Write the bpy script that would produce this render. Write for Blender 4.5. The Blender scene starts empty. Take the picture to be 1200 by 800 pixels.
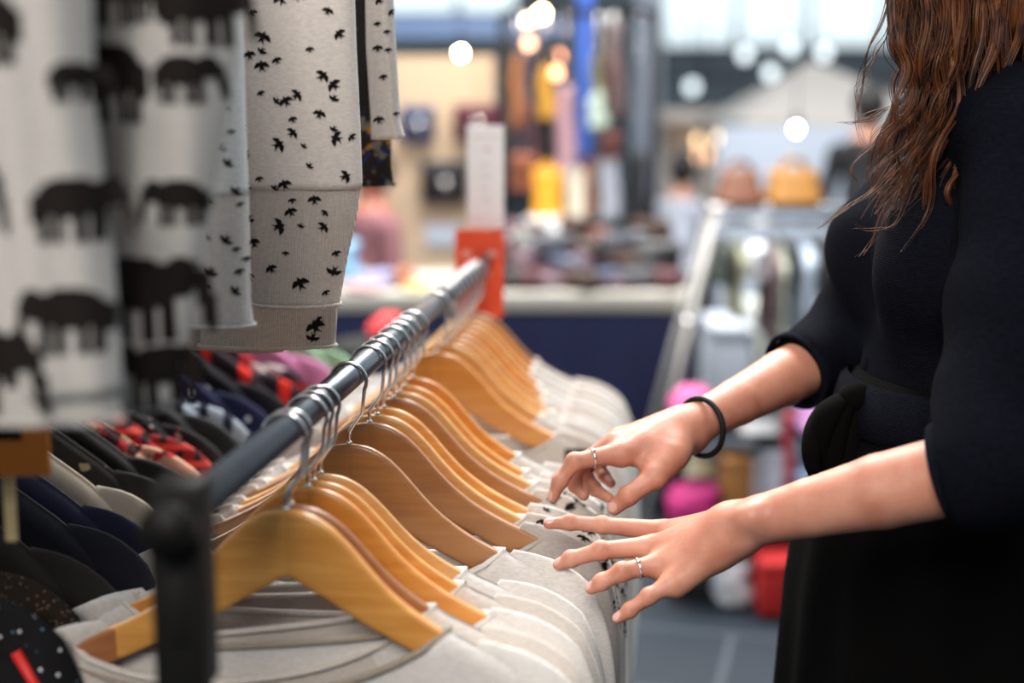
import bpy, bmesh, math, random
import numpy as np
from mathutils import Vector, Matrix
random.seed(7); np.random.seed(7)
S = bpy.context.scene
COL = S.collection
# ------------------------------------------------------------------ camera
CAM_H = 1.38; F = 1667.0; PITCH = math.atan(280 / F)
cd = bpy.data.cameras.new('camera'); cam = bpy.data.objects.new('camera', cd); COL.objects.link(cam)
cam.location = (0, 0, CAM_H); cam.rotation_euler = (math.pi / 2 - PITCH, 0, 0)
cd.sensor_width = 36.0; cd.lens = 36.0 * F / 1200.0
cd.dof.use_dof = True; cd.dof.focus_distance = 1.50; cd.dof.aperture_fstop = 1.75
cd.clip_start = 0.02; cd.clip_end = 200
S.camera = cam
FW = np.array([0, math.cos(PITCH), -math.sin(PITCH)]); UP = np.array([0, math.sin(PITCH), math.cos(PITCH)]); RT = np.array([1.0, 0, 0])
CP = np.array([0, 0, CAM_H])
def P(px, py, d):
    """world point seen in the photograph at (px, py), d metres along the optical axis"""
    return CP + RT * ((px - 600) / F * d) + UP * ((400 - py) / F * d) + FW * d
def proj(p):
    v = np.asarray(p, float) - CP; d = v @ FW
    return np.array([600 + F * (v @ RT) / d, 400 - F * (v @ UP) / d, d])
# ------------------------------------------------------------------ light
S.view_settings.view_transform = 'Standard'; S.view_settings.look = 'None'
S.view_settings.exposure = 0.45; S.view_settings.gamma = 1.0; S.view_settings.use_curve_mapping = False
w = bpy.data.worlds.new('world'); S.world = w; w.use_nodes = True
nt = w.node_tree; bg = nt.nodes['Background']
# daylight comes in from the glazed far end and the roof; the hall behind the camera is dim
tc = nt.nodes.new('ShaderNodeTexCoord'); sx = nt.nodes.new('ShaderNodeSeparateXYZ'); nt.links.new(tc.outputs['Generated'], sx.inputs[0])
def wramp(out, p0, c0, p1, c1):
    r = nt.nodes.new('ShaderNodeValToRGB'); r.color_ramp.elements[0].position = p0; r.color_ramp.elements[0].color = c0; r.color_ramp.elements[1].position = p1; r.color_ramp.elements[1].color = c1
    nt.links.new(out, r.inputs[0]); return r
rz_ = wramp(sx.outputs['Z'], 0.0, (0.16, 0.18, 0.22, 1), 0.06, (0.80, 0.95, 1.0, 1))
mr = nt.nodes.new('ShaderNodeMapRange'); mr.inputs[1].default_value = -1; mr.inputs[2].default_value = 1; nt.links.new(sx.outputs['Y'], mr.inputs[0])
ry_ = wramp(mr.outputs[0], 0.30, (0.14, 0.14, 0.15, 1), 0.75, (1, 1, 1, 1))
mm = nt.nodes.new('ShaderNodeMix'); mm.data_type = 'RGBA'; mm.blend_type = 'MULTIPLY'; mm.inputs[0].default_value = 1.0
nt.links.new(rz_.outputs[0], mm.inputs[6]); nt.links.new(ry_.outputs[0], mm.inputs[7]); nt.links.new(mm.outputs[2], bg.inputs[0])
bg.inputs[1].default_value = 1.1
def area(name, loc, target, size, power, col):
    ld = bpy.data.lights.new(name, 'AREA'); ld.shape = 'RECTANGLE'; ld.size, ld.size_y = size; ld.energy = power; ld.color = col
    o = bpy.data.objects.new(name, ld); COL.objects.link(o); o.location = loc
    o.rotation_euler = (Vector(target) - Vector(loc)).to_track_quat('-Z', 'Y').to_euler(); return o
area('skylight_key', (-0.2, 5.0, 4.8), (0.1, 1.5, 1.0), (3.0, 2.5), 390, (1.0, 0.93, 0.84))
area('fill_front', (-1.0, -1.6, 3.6), (-.1, 1.4, 1.1), (2.6, 2.0), 155, (1.0, 0.94, 0.87))  # added fill that brightens the surfaces facing the camera
area('rim_side', (-3.0, 3.4, 3.2), (0.4, 1.6, 1.1), (1.6, 1.6), 70, (0.86, 0.93, 1.0))  # added rim light from back left for bodice, hair edge and forearms
area('hall_skylight', (1.3, 4.2, 5.8), (0.9, 6.4, 0.6), (3.5, 2.0), 300, (0.92, 0.97, 1.0))
# ------------------------------------------------------------------ materials
MATS = {}
def newmat(name):
    m = bpy.data.materials.new(name); m.use_nodes = True; MATS[name] = m
    n = m.node_tree.nodes; b = n['Principled BSDF']; return m, m.node_tree, n, b
def c4(c): return (c[0], c[1], c[2], 1)
def mat(name, col, rough=.6, metal=0.0, var=.12, scale=30, bump=0.0, bscale=400, spec=.5, sheen=0.0, sss=0.0, coords='Object'):
    if name in MATS: return MATS[name]
    m, t, n, b = newmat(name)
    tc = n.new('ShaderNodeTexCoord'); no = n.new('ShaderNodeTexNoise'); no.inputs['Scale'].default_value = scale; no.inputs['Detail'].default_value = 4
    t.links.new(tc.outputs[coords], no.inputs['Vector'])
    mx = n.new('ShaderNodeMix'); mx.data_type = 'RGBA'
    mx.inputs[6].default_value = c4([max(0, x * (1 - var)) for x in col]); mx.inputs[7].default_value = c4([min(1, x * (1 + var)) for x in col])
    t.links.new(no.outputs['Fac'], mx.inputs[0]); t.links.new(mx.outputs[2], b.inputs['Base Color'])
    b.inputs['Roughness'].default_value = rough; b.inputs['Metallic'].default_value = metal; b.inputs['Specular IOR Level'].default_value = spec
    if sheen: b.inputs['Sheen Weight'].default_value = sheen
    if sss:
        b.inputs['Subsurface Weight'].default_value = sss; b.inputs['Subsurface Radius'].default_value = (.012, .005, .003); b.inputs['Subsurface Scale'].default_value = 1.0
    if bump:
        n2 = n.new('ShaderNodeTexNoise'); n2.inputs['Scale'].default_value = bscale; n2.inputs['Detail'].default_value = 3
        t.links.new(tc.outputs[coords], n2.inputs['Vector']); bp = n.new('ShaderNodeBump'); bp.inputs['Strength'].default_value = bump; bp.inputs['Distance'].default_value = .002
        t.links.new(n2.outputs['Fac'], bp.inputs['Height']); t.links.new(bp.outputs[0], b.inputs['Normal'])
    return m
def ramp2(n, a, b, p0, p1, interp='LINEAR'):
    r = n.new('ShaderNodeValToRGB'); r.color_ramp.interpolation = interp
    r.color_ramp.elements[0].position = p0; r.color_ramp.elements[0].color = c4(a); r.color_ramp.elements[1].position = p1; r.color_ramp.elements[1].color = c4(b); return r
def pattern(name, kind, base, marks, scale=40, thr=.3, rough=.8):
    """printed or woven cloth: dots, splotches, stripes, plaid, sparkle"""
    if name in MATS: return MATS[name]
    m, t, n, b = newmat(name); tc = n.new('ShaderNodeTexCoord'); cur = None
    base_rgb = n.new('ShaderNodeRGB'); base_rgb.outputs[0].default_value = c4(base); cur = base_rgb.outputs[0]
    for k, col in enumerate(marks):
        if kind == 'dots' or kind == 'sparkle':
            v = n.new('ShaderNodeTexVoronoi'); v.inputs['Scale'].default_value = scale * (1 + .37 * k); v.inputs['Randomness'].default_value = 1.0 if kind == 'sparkle' or k else .45
            t.links.new(tc.outputs['Object'], v.inputs['Vector']); fac = v.outputs['Distance']; r = ramp2(n, (1, 1, 1), (0, 0, 0), thr * (1 - .25 * k), thr * (1 - .25 * k) + .03)
        elif kind == 'splotch':
            v = n.new('ShaderNodeTexNoise'); v.inputs['Scale'].default_value = scale * (1 + .5 * k); v.inputs['Detail'].default_value = 2
            mp = n.new('ShaderNodeMapping'); mp.inputs['Location'].default_value = (3.1 * k, 7.7 * k, 1.3)
            t.links.new(tc.outputs['Object'], mp.inputs[0]); t.links.new(mp.outputs[0], v.inputs['Vector']); fac = v.outputs['Fac']; r = ramp2(n, (0, 0, 0), (1, 1, 1), 1 - thr, 1 - thr + .02)
        else:
            v = n.new('ShaderNodeTexWave'); v.inputs['Scale'].default_value = scale; v.bands_direction = 'X' if (k % 2 == 0) else 'Z'
            t.links.new(tc.outputs['Object'], v.inputs['Vector']); fac = v.outputs['Fac']; r = ramp2(n, (0, 0, 0), (1, 1, 1), 1 - thr, 1 - thr + .04)
        t.links.new(fac, r.inputs[0]); mx = n.new('ShaderNodeMix'); mx.data_type = 'RGBA'
        t.links.new(r.outputs[0], mx.inputs[0]); t.links.new(cur, mx.inputs[6]); mx.inputs[7].default_value = c4(col); cur = mx.outputs[2]
    t.links.new(cur, b.inputs['Base Color']); b.inputs['Roughness'].default_value = rough; b.inputs['Specular IOR Level'].default_value = .15
    return m
def knit(name, col, rib=0, rough=.9, var=.075, strength=.2, axis='X', sheen=.10, spec=.2):
    """heathered jersey; rib > 0 adds vertical ribbing"""
    if name in MATS: return MATS[name]
    m, t, n, b = newmat(name); tc = n.new('ShaderNodeTexCoord')
    mp = n.new('ShaderNodeMapping'); mp.inputs['Scale'].default_value = (160, 160, 500); no = n.new('ShaderNodeTexNoise'); no.inputs['Scale'].default_value = 1; no.inputs['Detail'].default_value = 5
    t.links.new(tc.outputs['Object'], mp.inputs[0]); t.links.new(mp.outputs[0], no.inputs['Vector'])
    mx = n.new('ShaderNodeMix'); mx.data_type = 'RGBA'; mx.inputs[6].default_value = c4([x * (1 - var) for x in col]); mx.inputs[7].default_value = c4([min(1, x * (1 + var * .7)) for x in col])
    rr = ramp2(n, (0, 0, 0), (1, 1, 1), .38, .62); t.links.new(no.outputs['Fac'], rr.inputs[0]); t.links.new(rr.outputs[0], mx.inputs[0]); t.links.new(mx.outputs[2], b.inputs['Base Color'])
    b.inputs['Roughness'].default_value = rough; b.inputs['Specular IOR Level'].default_value = spec; b.inputs['Sheen Weight'].default_value = sheen
    bp = n.new('ShaderNodeBump'); bp.inputs['Strength'].default_value = strength; bp.inputs['Distance'].default_value = .002
    if rib:
        wv = n.new('ShaderNodeTexWave'); wv.bands_direction = axis; wv.inputs['Scale'].default_value = rib; wv.inputs['Distortion'].default_value = .4
        t.links.new(tc.outputs['Object'], wv.inputs['Vector']); t.links.new(wv.outputs['Fac'], bp.inputs['Height'])
    else: t.links.new(no.outputs['Fac'], bp.inputs['Height'])
    t.links.new(bp.outputs[0], b.inputs['Normal']); return m
def wood(name, a, c, rough=.32):
    if name in MATS: return MATS[name]
    m, t, n, b = newmat(name); tc = n.new('ShaderNodeTexCoord'); mp = n.new('ShaderNodeMapping'); mp.inputs['Scale'].default_value = (9, 60, 90)
    oi = n.new('ShaderNodeObjectInfo'); ad = n.new('ShaderNodeVectorMath'); ad.operation = 'ADD'; t.links.new(tc.outputs['Object'], ad.inputs[0])
    sx = n.new('ShaderNodeMath'); sx.operation = 'MULTIPLY'; sx.inputs[1].default_value = 7.0; t.links.new(oi.outputs['Random'], sx.inputs[0]); t.links.new(sx.outputs[0], ad.inputs[1])
    t.links.new(ad.outputs[0], mp.inputs[0]); no = n.new('ShaderNodeTexNoise'); no.inputs['Scale'].default_value = 1.0; no.inputs['Detail'].default_value = 5; no.inputs['Distortion'].default_value = .6
    t.links.new(mp.outputs[0], no.inputs['Vector']); r = ramp2(n, a, c, .35, .68); t.links.new(no.outputs['Fac'], r.inputs[0])
    sp = n.new('ShaderNodeSeparateXYZ'); t.links.new(tc.outputs['Object'], sp.inputs[0]); gt = n.new('ShaderNodeMath'); gt.operation = 'GREATER_THAN'; gt.inputs[1].default_value = 0.0; t.links.new(sp.outputs[0], gt.inputs[0])
    mx = n.new('ShaderNodeMix'); mx.data_type = 'RGBA'; mx.blend_type = 'MULTIPLY'; mx.inputs[7].default_value = (.90, .87, .84, 1)   # the two arms are cut from different boards
    t.links.new(gt.outputs[0], mx.inputs[0]); t.links.new(r.outputs[0], mx.inputs[6]); t.links.new(mx.outputs[2], b.inputs['Base Color'])
    b.inputs['Roughness'].default_value = rough; b.inputs['Coat Weight'].default_value = .25; b.inputs['Coat Roughness'].default_value = .25; return m
def emit(name, col, s):
    if name in MATS: return MATS[name]
    m, t, n, b = newmat(name); b.inputs['Base Color'].default_value = c4(col); b.inputs['Emission Color'].default_value = c4(col); b.inputs['Emission Strength'].default_value = s; return m
# ------------------------------------------------------------------ objects
def tag(o, label=None, cat=None, group=None, kind=None):
    if label: o['label'] = label
    if cat: o['category'] = cat
    if group: o['group'] = group
    if kind: o['kind'] = kind
    return o
def thing(name, label, cat, loc=(0, 0, 0), rz=0, group=None):
    o = bpy.data.objects.new(name, None); COL.objects.link(o); o.location = loc; o.rotation_euler = (0, 0, rz); o.empty_display_size = .05
    return tag(o, label, cat, group)
def obj(name, geo, m, parent=None, smooth=True, label=None):
    """geo = (verts, faces) or (verts, faces, material index per face)"""
    me = bpy.data.meshes.new(name); V, Fc = geo[0], geo[1]
    me.from_pydata([tuple(map(float, v)) for v in V], [], [tuple(map(int, f)) for f in Fc])
    for x in (m if isinstance(m, (list, tuple)) else [m]): me.materials.append(x)
    if len(geo) > 2: me.polygons.foreach_set('material_index', list(map(int, geo[2])))
    if smooth: me.polygons.foreach_set('use_smooth', [True] * len(me.polygons))
    me.update(); o = bpy.data.objects.new(name, me); COL.objects.link(o)
    if parent: o.parent = parent
    if label: o['label'] = label
    return o
def sharp(o, deg=40):
    o.data.set_sharp_from_angle(angle=math.radians(deg)) if hasattr(o.data, 'set_sharp_from_angle') else None
    return o
def cat_geo(*gs):
    V = []; Fc = []; M = []
    for g in gs:
        k = len(V); V += [tuple(v) for v in g[0]]; Fc += [tuple(i + k for i in f) for f in g[1]]; M += list(g[2]) if len(g) > 2 else [0] * len(g[1])
    return V, Fc, M
def setm(g, i): return (g[0], g[1], [i] * len(g[1]))
def xf(g, M):
    M = Matrix(M) if not isinstance(M, Matrix) else M
    return ([tuple(M @ Vector(v)) for v in g[0]],) + tuple(g[1:])
def box(cx, cy, cz, sx, sy, sz, bev=.0, seg=2):
    bm = bmesh.new(); bmesh.ops.create_cube(bm, size=1); bmesh.ops.scale(bm, vec=(sx, sy, sz), verts=bm.verts); bmesh.ops.translate(bm, vec=(cx, cy, cz), verts=bm.verts)
    if bev: bmesh.ops.bevel(bm, geom=bm.edges[:], offset=bev, segments=seg, affect='EDGES', profile=.5)
    return bm_geo(bm)
def bm_geo(bm):
    bm.verts.index_update(); V = [tuple(v.co) for v in bm.verts]; Fc = [[v.index for v in f.verts] for f in bm.faces]; bm.free(); return V, Fc
def frames(pts):
    pts = [np.asarray(p, float) for p in pts]; n = len(pts); T = []
    for i in range(n):
        t = pts[min(i + 1, n - 1)] - pts[max(i - 1, 0)]; T.append(t / (np.linalg.norm(t) + 1e-12))
    a = np.array([0, 0, 1.0]) if abs(T[0][2]) < .9 else np.array([1.0, 0, 0]); u = np.cross(T[0], a); u /= np.linalg.norm(u); out = []
    for t in T:
        u = u - t * (u @ t); u /= np.linalg.norm(u) + 1e-12; out.append((t, u, np.cross(t, u)))
    return pts, out
def tube(pts, r, n=10, cap=True, flat=1.0, closed=False):
    pts, fr = frames(pts); rr = r if isinstance(r, (list, tuple, np.ndarray)) else [r] * len(pts); V = []; Fc = []
    for p, (t, u, v), q in zip(pts, fr, rr):
        for k in range(n):
            a = 2 * math.pi * k / n; V.append(p + u * (q * math.cos(a)) + v * (q * flat * math.sin(a)))
    m = len(pts)
    for i in range(m if closed else m - 1):
        j = (i + 1) % m
        for k in range(n): Fc.append((i * n + k, i * n + (k + 1) % n, j * n + (k + 1) % n, j * n + k))
    if cap and not closed: Fc.append(tuple(range(n))[::-1]); Fc.append(tuple((m - 1) * n + k for k in range(n)))
    return V, Fc
def lathe(prof, n=24, cx=0, cy=0):
    V = []; Fc = []
    for r, z in prof:
        for k in range(n):
            a = 2 * math.pi * k / n; V.append((cx + r * math.cos(a), cy + r * math.sin(a), z))
    for i in range(len(prof) - 1):
        for k in range(n): Fc.append((i * n + k, i * n + (k + 1) % n, (i + 1) * n + (k + 1) % n, (i + 1) * n + k))
    Fc.append(tuple(range(n))[::-1]); Fc.append(tuple((len(prof) - 1) * n + k for k in range(n))); return V, Fc
def ball(c, r, n=12, sq=(1, 1, 1)):
    prof = [(max(1e-4, r * math.sin(math.pi * i / n)), -r * math.cos(math.pi * i / n)) for i in range(n + 1)]
    V, Fc = lathe(prof, 2 * n); return [(c[0] + v[0] * sq[0], c[1] + v[1] * sq[1], c[2] + v[2] * sq[2]) for v in V], Fc
def loft(rings, cap=True):
    n = len(rings[0]); V = [tuple(p) for r in rings for p in r]; Fc = []
    for i in range(len(rings) - 1):
        for k in range(n): Fc.append((i * n + k, i * n + (k + 1) % n, (i + 1) * n + (k + 1) % n, (i + 1) * n + k))
    if cap: Fc.append(tuple(range(n))[::-1]); Fc.append(tuple((len(rings) - 1) * n + k for k in range(n)))
    return V, Fc
def arc(c, r, a0, a1, n, ax='xz'):
    out = []
    for i in range(n + 1):
        a = a0 + (a1 - a0) * i / n
        out.append((c[0] + r * math.cos(a), c[1], c[2] + r * math.sin(a)) if ax == 'xz' else (c[0] + r * math.cos(a), c[1] + r * math.sin(a), c[2]))
    return out
def smooth_path(pts, k=6):
    """Catmull-Rom through the points"""
    p = [np.asarray(q, float) for q in pts]; p = [2 * p[0] - p[1]] + p + [2 * p[-1] - p[-2]]; out = []
    for i in range(1, len(p) - 2):
        for j in range(k):
            t = j / k; out.append(.5 * ((2 * p[i]) + (-p[i - 1] + p[i + 1]) * t + (2 * p[i - 1] - 5 * p[i] + 4 * p[i + 1] - p[i + 2]) * t * t + (-p[i - 1] + 3 * p[i] - 3 * p[i + 1] + p[i + 2]) * t ** 3))
    out.append(p[-2]); return out
# ------------------------------------------------------------------ smooth distance fields -> surface
def cone_d(X, a, b, ra, rb):
    a = np.asarray(a, float); b = np.asarray(b, float); ab = b - a; L = ab @ ab + 1e-12
    t = np.clip(((X[0] - a[0]) * ab[0] + (X[1] - a[1]) * ab[1] + (X[2] - a[2]) * ab[2]) / L, 0, 1)
    return np.sqrt((X[0] - a[0] - t * ab[0]) ** 2 + (X[1] - a[1] - t * ab[1]) ** 2 + (X[2] - a[2] - t * ab[2]) ** 2) - (ra + (rb - ra) * t)
def ell_d(X, c, r, R=None):
    q = [X[i] - c[i] for i in range(3)]
    if R is not None: q = [sum(R[j][i] * q[j] for j in range(3)) for i in range(3)]
    k = np.sqrt(sum((q[i] / r[i]) ** 2 for i in range(3))); return (k - 1) * min(r)
def smin(a, b, k):
    h = np.maximum(k - np.abs(a - b), 0) / k; return np.minimum(a, b) - h * h * k * .25
def grid(lo, hi, h):
    ax = [np.arange(lo[i], hi[i] + h, h, dtype=np.float32) for i in range(3)]
    return np.meshgrid(*ax, indexing='ij', sparse=True), np.array(lo, float)
def nets(D, lo, h, relax=1):
    I = D < 0; n = D.shape; c = sum(I[i:n[0] - 1 + i, j:n[1] - 1 + j, k:n[2] - 1 + k].astype(np.int8) for i in (0, 1) for j in (0, 1) for k in (0, 1))
    act = (c > 0) & (c < 8); idx = np.full(act.shape, -1, np.int64); cells = np.argwhere(act); idx[act] = np.arange(len(cells))
    acc = np.zeros((len(cells), 3)); cnt = np.zeros(len(cells))
    for ax in range(3):
        o = [a for a in range(3) if a != ax]
        for i in (0, 1):
            for j in (0, 1):
                s = np.zeros(3, int); s[o[0]] = i; s[o[1]] = j; e = s.copy(); e[ax] = 1
                A = D[tuple((cells + s).T)]; B = D[tuple((cells + e).T)]; m = (A < 0) != (B < 0)
                t = np.where(m, A / np.where(m, A - B, 1), 0); q = np.tile(s.astype(float), (len(cells), 1)); q[:, ax] += t
                acc += q * m[:, None]; cnt += m
    V = (cells + acc / cnt[:, None]) * h + lo; Fs = []
    for ax in range(3):
        o1, o2 = [(1, 2), (2, 0), (0, 1)][ax]; sl0 = [slice(None)] * 3; sl1 = [slice(None)] * 3; sl0[ax] = slice(0, -1); sl1[ax] = slice(1, None)
        A = I[tuple(sl0)]; B = I[tuple(sl1)]; ed = np.argwhere(A != B); ok = (ed[:, o1] > 0) & (ed[:, o2] > 0) & (ed[:, o1] < n[o1] - 1) & (ed[:, o2] < n[o2] - 1); ed = ed[ok]
        e1 = np.zeros(3, int); e1[o1] = 1; e2 = np.zeros(3, int); e2[o2] = 1
        q = np.stack([idx[tuple((ed - e1 - e2).T)], idx[tuple((ed - e2).T)], idx[tuple(ed.T)], idx[tuple((ed - e1).T)]], 1)
        fl = ~A[tuple(ed.T)]; q[fl] = q[fl][:, ::-1]; Fs.append(q)
    Fq = np.concatenate(Fs); 
    for _ in range(relax):
        S_ = np.zeros_like(V); C_ = np.zeros(len(V))
        for i in range(4):
            a = Fq[:, i]; b = Fq[:, (i + 1) % 4]; np.add.at(S_, a, V[b]); np.add.at(S_, b, V[a]); np.add.at(C_, a, 1); np.add.at(C_, b, 1)
        V = V * .5 + .5 * S_ / C_[:, None]
    return V, Fq
# ================================================================== setting
def brickfloor():
    m, t, n, b = newmat('pavers'); tc = n.new('ShaderNodeTexCoord'); mp = n.new('ShaderNodeMapping'); mp.inputs['Rotation'].default_value = (0, 0, math.radians(14))
    br = n.new('ShaderNodeTexBrick'); br.inputs['Scale'].default_value = 1.0; br.inputs['Brick Width'].default_value = .6; br.inputs['Row Height'].default_value = .4; br.inputs['Mortar Size'].default_value = .009
    br.inputs['Color1'].default_value = (.013, .019, .028, 1); br.inputs['Color2'].default_value = (.018, .025, .035, 1); br.inputs['Mortar'].default_value = (.05, .06, .075, 1)
    t.links.new(tc.outputs['Object'], mp.inputs[0]); t.links.new(mp.outputs[0], br.inputs['Vector']); t.links.new(br.outputs['Color'], b.inputs['Base Color']); b.inputs['Roughness'].default_value = .6; b.inputs['Specular IOR Level'].default_value = .25
    return m
tag(obj('floor', box(0, 10, -.05, 40, 36, .1), brickfloor(), smooth=False), kind='structure')
M_hall = mat('hall_grey', (.36, .42, .46), .8, var=.1, scale=3); M_beam = mat('beam_grey', (.11, .135, .15), .6, var=.1, scale=4)
WY = 24.0
def wallgeo(rects): return cat_geo(*[box((a + b) / 2, WY, (c + d) / 2, b - a, .3, d - c) for a, b, c, d in rects])
# glazed end wall of the hall
tag(obj('wall_back', wallgeo([(-20, 20, 0, 2.2), (-20, -2.1, 2.2, 9), (-2.1, .05, 2.2, 2.52), (.05, 2.5, 2.2, 9), (7.4, 8.4, 2.2, 9), (-2.1, .05, 5.4, 9), (2.5, 7.4, 6.4, 9), (8.4, 20, 6.4, 9)]), M_hall, smooth=False), kind='structure')
for i, (x0, x1, z0, z1) in enumerate([(-2.1, .05, 2.52, 5.4), (2.5, 7.4, 2.2, 6.4), (8.4, 20, 2.2, 6.4)]):
    g = [box(x, WY, (z0 + z1) / 2, .07, .14, z1 - z0) for x in np.arange(x0 + 1.2, x1 - .3, 1.2)] + [box((x0 + x1) / 2, WY, z, x1 - x0, .10, .07) for z in (3.5, 5.0)]
    tag(obj('window_%d' % (i + 1), cat_geo(*g), M_beam, smooth=False), kind='structure')
M_steel = mat('painted_steel', (.13, .15, .17), .5, var=.08, scale=5)
def truss(y, z, x0, x1, drop):
    g = [box((x0 + x1) / 2, y, z, x1 - x0, .10, .10), box((x0 + x1) / 2, y, z - drop, x1 - x0, .10, .10)]
    k = 0; x = x0
    while x < x1 - .01:
        a = (x, y, z - drop if k % 2 else z); b = (min(x + .5, x1), y, z if k % 2 else z - drop); g.append(tube([a, b], .03, 6)); x += .5; k += 1
    return cat_geo(*g)
for i, (y, z, x0, x1, dr) in enumerate([(19, 2.05, 1.3, 8.5, .35), (21, 2.62, -3, .4, .2)]):
    tag(obj('beam', truss(y, z, x0, x1, dr), M_steel, smooth=False), kind='structure')
    for x in (x0, x1): tag(obj('column', box(x, y, z / 2, .12, .12, z), M_steel, smooth=False), kind='structure')
# grey hall column
q = P(757, 200, 9.0)
tag(obj('column', cat_geo(box(q[0], q[1], 2.5, .17, .17, 5.0, .02), box(q[0], q[1], .05, .26, .26, .1, .01)), mat('column_grey', (.30, .33, .40), .55, var=.06), smooth=False), kind='structure')
# ================================================================== the front clothes rack
A0 = P(396, 454, 1.43); ZR = A0[2]
def on_rail_plane(px, py):
    r = P(px, py, 1.0) - CP; t = (ZR - CAM_H) / r[2]; return CP + r * t
RA = on_rail_plane(213, 606); RB = on_rail_plane(563, 312)
RDIR = (RB - RA); RLEN = np.linalg.norm(RDIR); RDIR = RDIR / RLEN; PHI = math.atan2(RDIR[0], RDIR[1])
RR = .0140
def rail_at_px(px):
    lo, hi = 0.0, 1.0
    for _ in range(40):
        m = (lo + hi) / 2
        if proj(RA + (RB - RA) * m)[0] < px: lo = m
        else: hi = m
    return RA + (RB - RA) * lo
M_rail = mat('gunmetal_rail', (.115, .12, .135), .28, metal=.85, var=.15, scale=40)
M_black = mat('black_powder_coat', (.0055, .005, .0048), .6, var=.2, spec=.2)
M_chrome = mat('chrome_wire', (.72, .70, .70), .18, metal=1.0, var=.05)
M_rubber = mat('black_rubber', (.015, .015, .015), .7)
rack = thing('clothes_rack', 'dark metal clothes rack with a round rail carrying wooden hangers and black square end posts', 'clothes rack', (RA[0], RA[1], 0), -PHI)
Lr = RLEN; zr = ZR     # local: y along the rail
obj('rail', tube([(0, -.03, zr), (0, Lr + .12, zr)], RR, 28), M_rail, rack, label='dark shiny steel rail')
for yy in (0.0, Lr + .12):
    p = obj('post', box(0, yy, (zr - .02) / 2, .028, .028, zr - .18, .003), M_black, rack)
    sharp(obj('post_socket', cat_geo(box(0, yy, zr - .047, .037, .037, .150, .005), box(.0, yy - .019, zr - .06, .014, .002, .05, .0008)), M_black, p))
    p2 = obj('foot', box(0, yy, .085, .62, .03, .03, .004), M_black, rack)
    for xx in (-.28, .28):
        obj('caster', cat_geo(xf(lathe([(.012, -.011), (.03, -.011), (.034, -.006), (.034, .006), (.03, .011), (.012, .011)], 20), Matrix.Translation((xx, yy, .034)) @ Matrix.Rotation(math.pi / 2, 4, 'X')), box(xx, yy, .06, .02, .03, .03, .003)), M_rubber, p2)
obj('bottom_bar', tube([(0, 0, .13), (0, Lr + .12, .13)], .011, 14), M_black, rack)
for y0, y1 in ((Lr + .10, Lr + .145), (-.035, -.012)): obj('end_collar', tube([(0, y0, zr), (0, y1, zr)], .0185, 20), M_black, rack)
# ------------------------------------------------------------------ hangers
TOPR = np.array([0, .015, .03, .05, .07, .09, .12, .15, .18, .20, .215, .225]); TOPZ = np.array([0, .001, .006, .022, .046, .069, .092, .108, .121, .130, .139, .150])
BOTR = np.array([0, .03, .07, .10, .14, .18, .21, .225]); BOTZ = np.array([.060, .078, .102, .117, .137, .155, .168, .164])
def ftop(r): return np.interp(np.abs(r), TOPR, TOPZ)
def smoothed(f, r, w=.012): return sum(f(r + d) for d in np.linspace(-w, w, 7)) / 7
def fbot(r): return np.interp(np.abs(r), BOTR, BOTZ)
NH = .070      # neck top below rail centre
def hanger_body():
    rings = []
    for r in np.linspace(-.225, .225, 75):
        a = -smoothed(ftop, r) + (.004 if abs(r) < .01 else 0) * 0; b = -smoothed(fbot, r, .004); c = (a + b) / 2; hh = (a - b) / 2; th = .0062 if abs(r) < .21 else .0062 * max(.35, math.sqrt(max(0, 1 - ((abs(r) - .21) / .016) ** 2)))
        bow = -.010 * (r / .22) ** 2; ring = []
        for k in range(16):
            t = 2 * math.pi * k / 16; cs, sn = math.cos(t), math.sin(t); e = .38
            ring.append((r, bow + th * math.copysign(abs(cs) ** e, cs), c + hh * math.copysign(abs(sn) ** e, sn)))
        rings.append(ring)
    return loft(rings)
def hook_geo():
    R = .0192; cz = NH - (R - RR - .0016)
    pts = [(0, 0, -.012), (0, 0, .008), (.0005, 0, .013)] + [(.006, 0, .021), (.014, 0, .032)] + arc((0, 0, cz), R, -math.radians(28), math.radians(205), 22)
    g = tube(pts, .0020, 8); e = pts[-1]
    return cat_geo(g, ball(e, .0030, 6), lathe([(.0032, -.002), (.0032, .001), (.0018, .0025)], 12))
_hb = obj('proto_body', hanger_body(), wood('wood_honey', (.62, .262, .052), (.76, .37, .092))); HB = _hb.data; bpy.data.objects.remove(_hb)
_hk = obj('proto_hook', hook_geo(), M_chrome); HK = _hk.data; bpy.data.objects.remove(_hk)
W_HONEY = MATS['wood_honey']; W_ORANGE = wood('wood_orange', (.62, .225, .035), (.72, .31, .06))
W_BROWN = wood('wood_brown', (.345, .14, .046), (.43, .195, .068)); W_PALE = wood('wood_pale', (.64, .325, .105), (.74, .42, .155)); W_DARK = wood('wood_red_brown', (.30, .105, .035), (.38, .15, .05))
def add_mesh(name, me, parent, m=None):
    o = bpy.data.objects.new(name, me); COL.objects.link(o); o.parent = parent
    if m is not None:
        o.material_slots[0].link = 'OBJECT'; o.material_slots[0].material = m
    return o
def hanger(label, loc, rz, m, group):
    t = thing('wooden_hanger', label, 'hanger', loc, rz, group); add_mesh('shaped_arms', HB, t, m); add_mesh('wire_hook', HK, t); return t
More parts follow.
